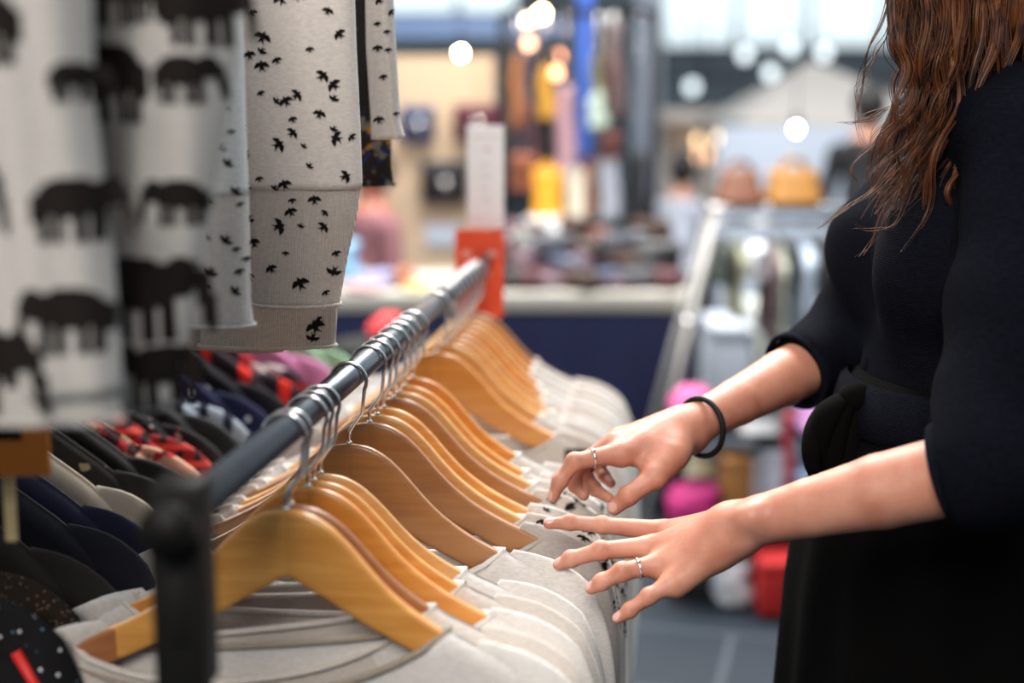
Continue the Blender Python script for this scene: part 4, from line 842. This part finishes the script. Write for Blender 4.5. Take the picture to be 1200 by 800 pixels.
# yellow tote and bright box behind the goods, cream bags
def bag(name, lab, cat, px0, px1, y0, y1, d, m, zbase=None, deep=.09, handles=True, group=None, slump=.12):
    c, w_, h_ = solid(px0, px1, y0, y1, d); z0 = c[2] - h_ / 2 if zbase is None else zbase; h_ = c[2] + h_ / 2 - z0
    t = thing(name, lab, cat, (c[0], c[1], z0), 0, group); rings = []
    for i in range(9):
        f = i / 8; a = w_ / 2 * (1 - slump * f * f) * (1 + .05 * math.sin(9 * f)); b_ = deep * (1 - .65 * f); rings.append([(p[0], p[1], p[2]) for p in superell((0, 0), a, b_, h_ * (f + .04 * math.sin(6 * f) * 0), 28, 3.2, .02, 5, f * 4)])
    obj('bag_body', loft(rings), m, t)
    if handles:
        for s in (-1, 1): obj('handle', tube(arc((0, s * .02, h_ * .96), w_ * .22, 0, math.pi, 14), .007, 8), m, t)
    return t
M_yel = mat('mustard_yellow', (.78, .36, .008), .6); M_yelb = mat('bright_yellow', (.70, .30, .008), .6)
ZB = TZ
stand = thing('display_riser', 'pale display riser at the back of the stall table carrying the yellow bag', 'riser', (P(655, 300, 5.75)[0], P(655, 300, 5.75)[1], 0))
zr1 = P(650, 276, 5.75)[2]; obj('riser_top', box(0, 0, zr1 - .015, .55, .30, .03, .004), M_paper, stand); 
for x in (-.24, .24): obj('riser_side', box(x, 0, (zr1 - .03) / 2, .03, .26, zr1 - .03, .003), M_paper, stand)
bag('tote_bag', 'bright yellow tote bag standing behind the leather goods', 'bag', 624, 659, 196, 250, 5.78, M_yelb, zbase=zr1 + .001, deep=.07)
c, w_, h_ = solid(616, 672, 252, 276, 5.66); t = thing('white_box', 'bright white box in front of the yellow tote bag', 'box', (c[0], c[1], zr1 + .001)); obj('box_body', box(0, 0, h_ / 2, w_, .07, h_, .005), mat('gloss_white', (.88, .88, .88), .2), t); obj('lid', box(0, 0, h_ - .006, w_ * 1.02, .075, .014, .003), mat('gloss_white', (.88, .88, .88), .2), t)
bag('paper_bag', 'cream paper bag right of the yellow tote bag', 'bag', 662, 686, 200, 262, 5.85, mat('cream_paper', (.55, .51, .42), .8), zbase=zr1 + .001, deep=.05)
bag('paper_bag', 'pale green-white paper bag left of the goods, beside the red placard', 'bag', 594, 622, 275, 318, 5.2, mat('pale_green_white', (.62, .66, .58), .8), zbase=TZ, deep=.05)
# ---- hanging scarves, straps and bags on a stall frame
HX0, HX1, HD = 590, 768, 6.0; a = P(HX0, 14, HD); b = P(HX1, 14, HD)
fr = thing('hanging_rail', 'dark metal stall frame hung with straps and scarves behind the table', 'frame', (a[0], a[1], 0))
obj('crossbar', tube([(0, 0, a[2]), (b[0] - a[0], 0, a[2])], .018, 12), M_black, fr)
for x in (0, b[0] - a[0]): obj('post', tube([(x, 0, 0), (x, 0, a[2])], .02, 12), M_black, fr)
def hang(name, lab, cat, px0, px1, y0, y1, m, dd_=0.0, kind='scarf', group='things hanging on the stall frame'):
    d = HD - .05 + dd_; q0 = P((px0 + px1) / 2, y0, d); q1 = P((px0 + px1) / 2, y1, d); w_ = (px1 - px0) / F * d; zt = a[2] - .018
    t = thing(name, lab, cat, (q0[0], a[1] - .03 + dd_, q1[2]), 0, group); h_ = q0[2] - q1[2]
    if kind == 'scarf':
        rings = []
        for i in range(14):
            f = i / 13; rings.append(superell((.006 * math.sin(7 * f), 0), w_ / 2 * (.55 + .45 * (1 - f) ** .6), .022, h_ * f, 30, 2.2, .10, 6, 2 * f))
        obj('cloth', loft(rings), m, t)
    else:
        rings = []
        hb_ = min(h_ * .55, w_ * 1.3)
        for i in range(8):
            f = i / 7; rings.append(superell((0, 0), w_ / 2 * (1 - .12 * f * f), .05 * (1 - .5 * f), hb_ * f, 24, 3.0, .01, 4))
        obj('bag_body', loft(rings), m, t); obj('flap', box(0, -.045, hb_ * .72, w_ * .86, .022, hb_ * .5, .008), m, t)
        for s in (-1, 1): obj('strap', tube([(s * w_ * .4, 0, hb_ * .9), (s * w_ * .15, 0, h_ * .9), (0, 0, h_)], .007, 6), m, t)
    obj('hook', tube([(0, 0, h_ - .01), (0, 0, zt - q1[2] - .002), (0, .03 - dd_, zt - q1[2] + .030)], .004, 6), M_chrome, t)
cm_ = lambda n, c: mat('hang_' + n, c, .6)
hang('leather_strap', 'bundle of dark plum straps hanging left of the mustard scarf', 'straps', 612, 632, 55, 215, cm_('plum', (.05, .035, .06)))
hang('scarf', 'orange-brown scarf hanging leftmost on the stall frame', 'scarf', 598, 614, 66, 150, cm_('orange_brown', (.40, .15, .05)))
hang('shoulder_bag', 'rust-brown shoulder bag hanging low left of the yellow tote', 'bag', 598, 632, 120, 226, cm_('rust', (.24, .065, .025)), -.08, 'bag')
hang('scarf', 'mustard scarf hanging in the middle of the stall frame', 'scarf', 630, 650, 78, 140, cm_('mustard', (.62, .32, .03)))
hang('scarf', 'black-brown scarf hanging below the mustard one', 'scarf', 626, 652, 138, 200, cm_('black_brown', (.030, .020, .014)), .06)
hang('scarf', 'dusty pink scarf hanging left of the blue banner', 'scarf', 652, 676, 100, 205, cm_('dusty_pink', (.46, .27, .32)))
hang('scarf', 'olive green scarf hanging right of the blue banner', 'scarf', 694, 708, 60, 125, cm_('olive', (.20, .20, .07)))
hang('scarf', 'pale mint scarf hanging right of the blue banner at mid height', 'scarf', 690, 714, 110, 150, cm_('mint', (.50, .62, .52)), -.05)
hang('scarf', 'long mauve-brown scarf hanging near the grey column', 'scarf', 710, 734, 24, 140, cm_('mauve_brown', (.16, .11, .11)))
hang('shoulder_bag', 'dark red-brown shoulder bag hanging rightmost on the stall frame', 'bag', 706, 730, 70, 188, cm_('oxblood', (.11, .022, .016)), -.06, 'bag')
hang('scarf', 'white and blue scarf hanging low between banner and column', 'scarf', 704, 730, 175, 262, cm_('white_blue', (.55, .57, .66)), .05)
hang('scarf', 'rust scarf hanging low, right of the cream paper bag', 'scarf', 684, 700, 190, 258, cm_('rust_two', (.45, .17, .07)), .08)
q0 = P(687, -60, 6.15); q1 = P(687, 200, 6.15); t = thing('blue_banner', 'narrow bright blue banner hanging from above the stall frame', 'banner', (q0[0], q0[1], q1[2])); hh = q0[2] - q1[2]
obj('cloth', loft([superell((0, 0), .032, .010, hh * f, 24, 2.5, .05, 5, 3 * f) for f in np.linspace(0, 1, 12)]), mat('banner_blue', (.045, .14, .62), .7), t); obj('rod', tube([(-.06, 0, hh), (.06, 0, hh)], .008, 8), M_chrome, t)
obj('cord', tube([(0, 0, hh), (0, 0, hh + 1.2)], .003, 6), M_black, t)
hang('coat', 'long black coat hanging low beside the grey column', 'coat', 736, 764, 178, 305, cm_('black_coat', (.010, .010, .013)), 0, group='things hanging on the stall frame')
# ---- bulbs
def bulb(px, y, d, lab, r=.035, s=30, col=(1, .72, .38), cord=1.3):
    q = P(px, y, d); t = thing('light_bulb', lab, 'light bulb', q, 0, 'bulbs over the stalls'); obj('glass', ball((0, 0, 0), r, 10, (1, 1, 1.15)), emit('bulb_%d_%d' % (s, int(col[2] * 100)), col, s), t)
    obj('socket', lathe([(.012, r * .95), (.016, r * 1.1), (.016, r + .05), (.006, r + .06)], 12), M_black, t); obj('cord', tube([(0, 0, r + .05), (0, 0, r + cord)], .003, 6), M_black, t)
bulb(540, 62, 6.0, 'bright bare bulb in front of the tan stall wall', .012, 160); bulb(635, 16, 5.9, 'bright warm bulb at the top above the hanging scarves, right of its twin', .018, 70); bulb(619, 25, 5.95, 'warm bulb just left of and below the top one over the scarves', .016, 30)
bulb(620, 50, 5.8, 'dim orange bulb over the left scarves', .020, 5, (1, .5, .28)); bulb(654, 66, 5.8, 'dim orange bulb over the mustard scarf, upper one', .020, 5, (1, .42, .25)); bulb(652, 85, 5.8, 'dim orange bulb beside the mustard scarf, lower one', .020, 6, (1, .42, .22))
bulb(821, 165, 9.5, 'warm bulb under the far stall roof, left of a pair', 0.04, 3.2, (1, .68, .36)); bulb(846, 161, 9.5, 'warm bulb under the far stall roof, right of a pair', 0.04, 4.5, (1, .80, .52)); bulb(824, 182, 9.3, 'orange bulb below the pair under the far stall', .05, 2.2, (1, .55, .30))
bulb(933, 151, 7.0, 'brightest white bulb under the white canopy', .013, 90, (1, .95, .85))
for k, (px, y, s) in enumerate([(873, 64, 2.2), (903, 85, 2.0), (926, 56, 1.6), (811, 102, 1.5), (808, 210, 1.2), (770, 165, 1.1), (966, 62, 1.6)]): bulb(px, y, 12.0, ['round pale skylight sparkle left of the white canopy’s peak', 'round pale skylight sparkle just over the canopy’s left slope', 'round pale skylight sparkle highest over the canopy', 'round pale skylight sparkle beside the grey column', 'small pale lamp over the brown bag', 'small pale lamp low beside the grey column', 'pale skylight sparkle near the woman’s hair'][k], .05, s * .7, (.86, .97, 1), 1.5)  # skylight sparkles modelled as glowing bulbs, plus two small lamps
# ---- white canopy stall
CD = 7.6; pk = P(985, 66, CD); l0 = P(868, 142, CD); r0 = P(1150, 150, CD); cv = thing('canopy', 'white pitched canopy of a stall behind the clothes rail on the right', 'canopy', (pk[0], pk[1], 0)); lc = lambda p, dy=0: (p[0] - pk[0], p[1] - pk[1] + dy, p[2])
V = [lc(l0), lc(r0), lc(r0, 1.5), lc(l0, 1.5), lc(pk, .75)]; m_in = [(x, y, z - .03) for x, y, z in V]
obj('roof', (V + m_in, [(0, 1, 4), (1, 2, 4), (2, 3, 4), (3, 0, 4), (5, 9, 6), (6, 9, 7), (7, 9, 8), (8, 9, 5), (0, 5, 6, 1), (1, 6, 7, 2), (2, 7, 8, 3), (3, 8, 5, 0)]), mat('canopy_white', (.40, .355, .33), .8, var=.05, scale=2), cv, smooth=False)
obj('valance', cat_geo(box((V[0][0] + V[1][0]) / 2, -.01, V[0][2] - .10, V[1][0] - V[0][0], .012, .16)), mat('canopy_white', (.40, .355, .33), .8), cv, smooth=False)
for v in V[:4]: obj('leg', tube([(v[0], v[1], 0), (v[0], v[1], v[2])], .022, 10), M_steel, cv)
c, w_, h_ = solid(842, 1040, 148, 236, 7.35); tag(obj('partition', box(c[0], c[1], (c[2] + h_ / 2) / 2, w_, .04, c[2] + h_ / 2), mat('pale_blue_board', (.46, .52, .62), .8, var=.06, scale=4), smooth=False), kind='structure')
c, w_, h_ = solid(775, 842, 128, 240, 9.8); tag(obj('partition', cat_geo(box(c[0], c[1], (c[2] + h_ / 2) / 2, w_ * 1.2, .04, c[2] + h_ / 2), box(c[0] - .1, c[1] - .05, c[2] + h_ / 2 - .05, w_ * 1.3, .5, .07)), mat('cream_board', (.60, .53, .48), .8, var=.08, scale=4), smooth=False), kind='structure')
# ---- clothes rail on the right with bags on top
RD = 4.5; za = P(840, 238, RD)[2]; xa = P(838, 238, RD)[0]; xb = P(985, 238, RD)[0]; ya = P(838, 238, RD)[1]
gr = thing('garment_rail', 'metal A-frame garment rail with hanging shirts and two bags on top', 'clothes rack', (xa, ya, 0)); Wd = xb - xa
obj('top_shelf', box(Wd / 2, 0, za - .012, Wd + .06, .13, .02, .004), M_chrome, gr); obj('hanging_bar', tube([(-.02, 0, za - .06), (Wd + .02, 0, za - .06)], .011, 12), M_chrome, gr)
for x, sg in ((0, -1), (Wd, 1)):
    for y in (-.20, .20): obj('leg', tube([(x, y * .25, za - .01), (x + sg * .24, y, .02)], .013, 10), mat('grey_leg', (.42, .40, .38), .4), gr)
    obj('crossbar', tube([(x + sg * .09, -.11, .7), (x + sg * .09, .11, .7)], .010, 8), M_chrome, gr)
def hung(lab, px0, px1, y1, m, k):
    q0 = P((px0 + px1) / 2, 245, RD); q1 = P((px0 + px1) / 2, y1, RD); w_ = (px1 - px0) / F * RD; zt = za - .06; h_ = zt - .05 - q1[2]
    t = thing('hanging_shirt', lab, 'shirt', (q0[0], ya, q1[2]), 0, 'shirts on the right garment rail'); rings = []
    for i in range(12):
        f = i / 11; ww = w_ / 2 * (1.05 - .1 * f) * (1 if f < .85 else max(.25, 1 - ((f - .85) / .15) ** 2 * .75)); rings.append(superell((0, 0), ww, .17 * (1 - .15 * f) * (1 if f < .85 else max(.2, 1 - ((f - .85) / .15) ** 2 * .8)), h_ * f, 32, 2.3, .05, 6, k + f))
    obj('body', loft(rings), m, t); obj('hook', tube([(0, 0, h_ - .01), (0, 0, h_ + .045), (.0, .012, h_ + .065)], .002, 6), M_chrome, t)
    sl = obj('sleeve', loft([superell((-w_ * .1, -.155 - .02 * f), w_ * .26, .03, h_ * (.25 + .6 * f), 16, 2.2) for f in np.linspace(0, 1, 6)]), m, t)
HUNG = [(838, 856, 330, (.06, .07, .06), 'dark green-grey shirt leftmost on the right garment rail'), (858, 866, 372, (.42, .42, .28), 'slim olive garment beside the dark shirt'), (868, 897, 322, (.84, .87, .97), 'white-blue shirt, widest on the right garment rail'), (898, 905, 395, (.28, .19, .20), 'slim plum garment right of the white-blue shirt'), (905, 917, 432, (.52, .56, .46), 'long pale sage garment in the middle of the right rail'), (917, 928, 330, (.03, .03, .03), 'black garment between sage and pale blue ones'), (930, 953, 395, (.58, .68, .82), 'pale blue shirt on the right part of the rail'), (955, 966, 345, (.06, .06, .055), 'dark garment right of the pale blue shirt'), (968, 984, 335, (.10, .09, .05), 'dark olive garment rightmost on the right garment rail')]
for k, (p0, p1, y1, col, lab) in enumerate(HUNG): hung(lab, p0, p1, y1, mat('hung_%d' % k, col, .8), k)
bag('handbag', 'rust-brown soft bag on top of the right garment rail', 'bag', 840, 893, 198, 236, RD, mat('bag_rust', (.16, .048, .016), .55), zbase=za, deep=.10, handles=True, slump=.35)
bag('handbag', 'mustard-yellow soft bag on top of the right garment rail', 'bag', 897, 961, 198, 236, RD, mat('bag_mustard', (.33, .135, .008), .55), zbase=za, deep=.10, handles=True, slump=.2)
for k, (p0, p1, y0, y1, cc, lab) in enumerate([(826, 872, 372, 470, (.50, .54, .62), 'pale blue-grey storage box on the floor behind the garment rail, left one'), (876, 922, 352, 470, (.62, .64, .60), 'tall pale storage box behind the middle of the garment rail'), (926, 985, 366, 470, (.45, .52, .64), 'light blue storage box behind the right part of the garment rail')]):
    c, w_, h_ = solid(p0, p1, y0, y1, 5.6); t = thing('storage_box', lab, 'box', (c[0], c[1], 0), 0, 'pale boxes behind the garment rail'); hh = c[2] + h_ / 2; m = mat('pale_box_%d' % k, cc, .7); obj('box_body', box(0, 0, hh / 2, w_, .35, hh, .01), m, t); obj('lid', box(0, 0, hh - .03, w_ * 1.03, .36, .05, .006), m, t)
# lower shelf of the rail with folded piles and the pile below
PD = 4.3
def heap(name, lab, cat, px0, px1, y0, y1, d, col, z0=None, deep=.10, group=None, box_=False):
    c, w_, h_ = solid(px0, px1, y0, y1, d); zb = c[2] - h_ / 2 if z0 is None else z0; hh = c[2] + h_ / 2 - zb; m = mat('heap_%s' % ''.join('%02d' % int(x * 99) for x in col), col, .7); t = thing(name, lab, cat, (c[0], c[1], zb), 0, group)
    if box_:
        obj('box_body', box(0, 0, hh / 2, w_, deep * 2, hh, .006), m, t); obj('lid', box(0, 0, hh - .02, w_ * 1.02, deep * 2.03, .035, .004), m, t)
    else:
        obj('folded_cloth', loft([superell((.01 * math.sin(8 * f), 0), w_ / 2 * (1 - .22 * f ** 3) * (1 + .05 * math.sin(18 * f)), deep * (1 - .25 * f ** 3), hh * f, 32, 3.0, .02, 5, 5 * f) for f in np.linspace(0, 1, 10)]), m, t)
    return t
CTD = 4.05
zs1 = P(870, 520, CTD)[2] - .0; ct = thing('display_cart', 'black display cart on casters holding boxes and bags, low behind the hands', 'cart', base(882, CTD)); cb = base(882, CTD)
x0c = P(786, 600, CTD)[0] - cb[0]; x1c = P(978, 600, CTD)[0] - cb[0]
zsh = [P(880, 690, CTD)[2], P(880, 604, CTD)[2], P(880, 492, CTD)[2]]
for z in zsh: obj('shelf', box((x0c + x1c) / 2, 0, z - .012, x1c - x0c, .42, .022, .004), M_black, ct)
for x in (x0c + .02, x1c - .02):
    for y in (-.19, .19):
        obj('upright', box(x, y, (zsh[2] + .08) / 2, .022, .022, zsh[2] - .08, .003), M_black, ct)
        obj('caster', cat_geo(xf(lathe([(.012, -.014), (.036, -.014), (.042, -.008), (.042, .008), (.036, .014), (.012, .014)], 18), Matrix.Translation((x, y, .042)) @ Matrix.Rotation(math.pi / 2, 4, 'X')), box(x, y, .082, .03, .036, .022, .003)), M_rubber, ct)
heap('folded_cloth', 'bright magenta folded cloth on the cart’s middle shelf, seen between the two arms', 'cloth', 783, 842, 566, 604, CTD - .1, (.42, .010, .14), zsh[1])
heap('folded_cloth', 'pink folded cloth on top of the cart, behind the upper hand', 'cloth', 786, 832, 456, 492, CTD - .1, (.50, .08, .24), zsh[2])
heap('folded_cloth', 'cream-yellow folded pile behind the upper wrist', 'cloth', 797, 836, 536, 562, CTD + .08, (.58, .50, .32), zsh[1])
heap('cardboard_box', 'orange-brown box on the cart between the two arms', 'box', 843, 874, 528, 604, CTD - .06, (.40, .18, .05), zsh[1], .08, box_=True)
heap('storage_box', 'narrow grey box right of the orange-brown one on the cart', 'box', 875, 888, 530, 604, CTD - .06, (.40, .38, .40), zsh[1], .08, box_=True)
heap('storage_box', 'pale blue-white box on the cart near the woman’s waist', 'box', 890, 922, 520, 604, CTD - .06, (.52, .58, .68), zsh[1], .09, box_=True)
heap('storage_box', 'light blue box rightmost on the cart, beside the dress', 'box', 925, 962, 545, 604, CTD - .06, (.28, .42, .62), zsh[1], .09, box_=True)
t = bag('black_bag', 'black bag with a round silver badge on top of the cart', 'bag', 857, 921, 488, 520, CTD - .12, mat('black_leather', (.018, .017, .022), .35), zbase=zsh[2], deep=.08, handles=False, slump=.05)
t = bag('handbag', 'lilac rounded bag on top of the cart beside the woman’s waist', 'bag', 932, 984, 470, 510, CTD - .1, mat('lilac', (.36, .16, .36), .6), zbase=zsh[2], deep=.09, handles=False)
q0 = P(925, 490, CTD - .24); q1 = P(925, 575, CTD - .24); t = thing('red_ribbon', 'red ribbon hanging from the cart’s top shelf', 'ribbon', (q0[0], q0[1], q1[2])); obj('ribbon', loft([superell((.006 * math.sin(6 * f), 0), .014, .004, (q0[2] - q1[2]) * f, 12, 2.5) for f in np.linspace(0, 1, 8)]), mat('ribbon_red', (.50, .04, .07), .6), t); obj('knot', ball((0, 0, q0[2] - q1[2]), .016, 8, (1.2, .6, 1)), mat('ribbon_red', (.50, .04, .07), .6), t)
heap('crate', 'red crate low on the cart, under the lower forearm', 'crate', 882, 952, 640, 690, CTD - .1, (.52, .012, .012), zsh[0], .13, box_=True)
heap('folded_cloth', 'white folded cloth on the cart’s lowest shelf left of the red crate', 'cloth', 836, 878, 652, 690, CTD - .05, (.60, .58, .62), zsh[0])
# ---- people in the background
def figure(name_lab, px, top_y, d, skin, top, bottom, hairc, seated=False, height=1.66, lean=0.0, group=None, rz=0.0):
    z0 = 0.0; q = base(px, d); sc_ = height / 1.66; h = .012 if d > 5 else .010
    X, lo = grid((-.42, -.55, 0.0), (.42, .45, 1.78), h); v = lambda x, y, z: np.array([x, y, z])
    dz = -.36 if seated else 0.0
    hip = v(0, 0, .90 + dz); sh = v(0, lean * -.45, 1.33 + dz); hd = v(0, lean * -.62, 1.55 + dz)
    Bd = chain_d(X, [hip, (hip + sh) / 2, sh], [.125, .115, .125], .06)
    for s in (-1, 1):
        if seated: L_ = chain_d(X, [hip + v(s * .09, 0, 0), v(s * .10, -.40, .50), v(s * .10, -.38, .06)], [.085, .062, .045], .03)
        else: L_ = chain_d(X, [hip + v(s * .08, 0, 0), v(s * .09, -.01, .48), v(s * .09, .02, .06)], [.085, .06, .042], .03)
        Bd = smin(Bd, L_, .04); foot = v(s * .10, -.38 if seated else .02, .045); Bd = smin(Bd, cone_d(X, foot, foot + v(0, -.15, -.01), .042, .034), .02)
        A_ = chain_d(X, [sh + v(s * .16, 0, 0), sh + v(s * .22, -.02, -.27), sh + v(s * .14, -.26, -.34)], [.052, .042, .032], .02); Bd = smin(Bd, A_, .03)
        Bd = smin(Bd, cone_d(X, sh + v(s * .14, -.26, -.34), sh + v(s * .11, -.34, -.34), .03, .022), .015)
    Bd = smin(Bd, cone_d(X, sh, hd, .06, .05), .03); Bd = smin(Bd, ell_d(X, hd + v(0, 0, .02), (.075, .092, .112)), .02); Bd = smin(Bd, cone_d(X, hd + v(0, -.085, .01), hd + v(0, -.10, -.015), .010, .014), .012)
    V, Fq = nets(Bd, lo, h, 2); c = V[Fq].mean(1); m = np.zeros(len(Fq), int); m[(c[:, 2] < .92 + dz)] = 2; m[(c[:, 2] < .08)] = 3
    m[(c[:, 2] >= .92 + dz) & (c[:, 2] < 1.40 + dz)] = 1
    if seated: m[(c[:, 2] < .60) & (c[:, 2] > .08)] = 2
    m[np.linalg.norm(c[:, :2] - np.array([0, sh[1] - .26]), axis=1) * 0 + ((c[:, 1] < sh[1] - .20) & (c[:, 2] < 1.10 + dz) & (c[:, 2] > .92 + dz)) > 0] = 0
    t = thing('person', name_lab, 'person', q, rz, group); t.scale = (sc_, sc_, sc_); obj('body', (V, Fq.tolist(), m), [skin, top, bottom, M_black], t)
    X2, lo2 = grid(hd - .17, hd + .17, .010); Hd = ell_d(X2, hd + v(0, .018, .035), (.090, .098, .115)); Hd = np.maximum(Hd, -(X2[1] - (hd[1] - .055) + .5 * (X2[2] - hd[2] - .08)))
    V, Fq = nets(Hd, lo2, .010, 1); obj('hair', (V, Fq.tolist()), hairc, t); return t
M_bskin = mat('skin_tone_far', (.45, .22, .15), .6); M_bhair = mat('dark_hair_far', (.012, .009, .008), .6)
figure('person in a white shirt and dark trousers sitting beyond the stall table', 790, 185, 7.6, M_bskin, mat('white_shirt', (.45, .47, .55), .8), mat('dark_trousers', (.03, .03, .04), .8), M_bhair, seated=True, height=1.40, lean=.2, rz=2.6)
figure('stall keeper with dark hair and a pink top seated before the tan wall', 436, 240, 5.9, mat('skin_tone_ruddy', (.36, .12, .08), .6), mat('dusty_pink_top', (.24, .10, .115), .8), mat('dark_trousers', (.03, .03, .04), .8), M_bhair, seated=True, height=1.50, rz=-.9)
figure('person in dark clothes under the white canopy, partly behind the woman’s hair', 1012, 160, 6.6, M_bskin, mat('black_clothes', (.012, .012, .016), .8), mat('deep_blue', (.03, .07, .35), .8), M_bhair, height=1.44, rz=2.9)
for px, d, sc_, rz, lab in ((790, 7.6, 1.40 / 1.66, 2.6, 'black stool under the person in the white shirt'), (436, 5.9, 1.50 / 1.66, -.9, 'black stool under the stall keeper')):
    t = thing('stool', lab, 'stool', base(px, d), rz); z_ = .41 * sc_; obj('seat', xf(lathe([(.01, 0), (.15, 0), (.16, .012), (.15, .026), (.01, .028)], 24), Matrix.Translation((0, 0, z_ - .028))), M_black, t)
    for k in range(4): obj('leg', tube([(.10 * math.cos(math.pi / 4 + k * math.pi / 2), .10 * math.sin(math.pi / 4 + k * math.pi / 2), z_ - .03), (.15 * math.cos(math.pi / 4 + k * math.pi / 2), .15 * math.sin(math.pi / 4 + k * math.pi / 2), .005)], .011, 8), M_black, t)
# things on the left end of the table
heap('patterned_cloth', 'light blue patterned cloth standing at the left end of the stall table', 'cloth', 395, 420, 282, 340, TD + .25, (.22, .42, .62), TZ)
heap('folded_cloth', 'lavender folded cloth on the left end of the stall table', 'cloth', 424, 462, 318, 340, TD + .2, (.25, .25, .42), TZ)
heap('folded_cloth', 'pale pink folded cloth in front on the left end of the stall table', 'cloth', 402, 450, 330, 348, TD + .10, (.42, .25, .24), TZ)
heap('leather_purse', 'rust leather purse on the left part of the stall table', 'purse', 462, 486, 314, 342, TD + .2, (.30, .10, .05), TZ)
heap('folded_cloth', 'mustard folded cloth right of the rust purse', 'cloth', 474, 506, 330, 348, TD + .12, (.60, .42, .14), TZ)
c = base(452, 3.9); t = heap('red_bag', 'red bag standing on a stool in front of the navy tablecloth', 'bag', 434, 470, 370, 400, 3.9, (.55, .02, .025)); zz = t.location.z
st = thing('stool', 'dark stool under the red bag in front of the stall table', 'stool', (t.location.x, t.location.y, 0)); obj('seat', xf(lathe([(.01, 0), (.15, 0), (.16, .012), (.15, .026), (.01, .028)], 24), Matrix.Translation((0, 0, zz - .029))), M_black, st)
for s in range(4):
    a_ = math.pi / 4 + s * math.pi / 2; obj('leg', tube([(.10 * math.cos(a_), .10 * math.sin(a_), zz - .03), (.15 * math.cos(a_), .15 * math.sin(a_), .005)], .011, 8), M_black, st)
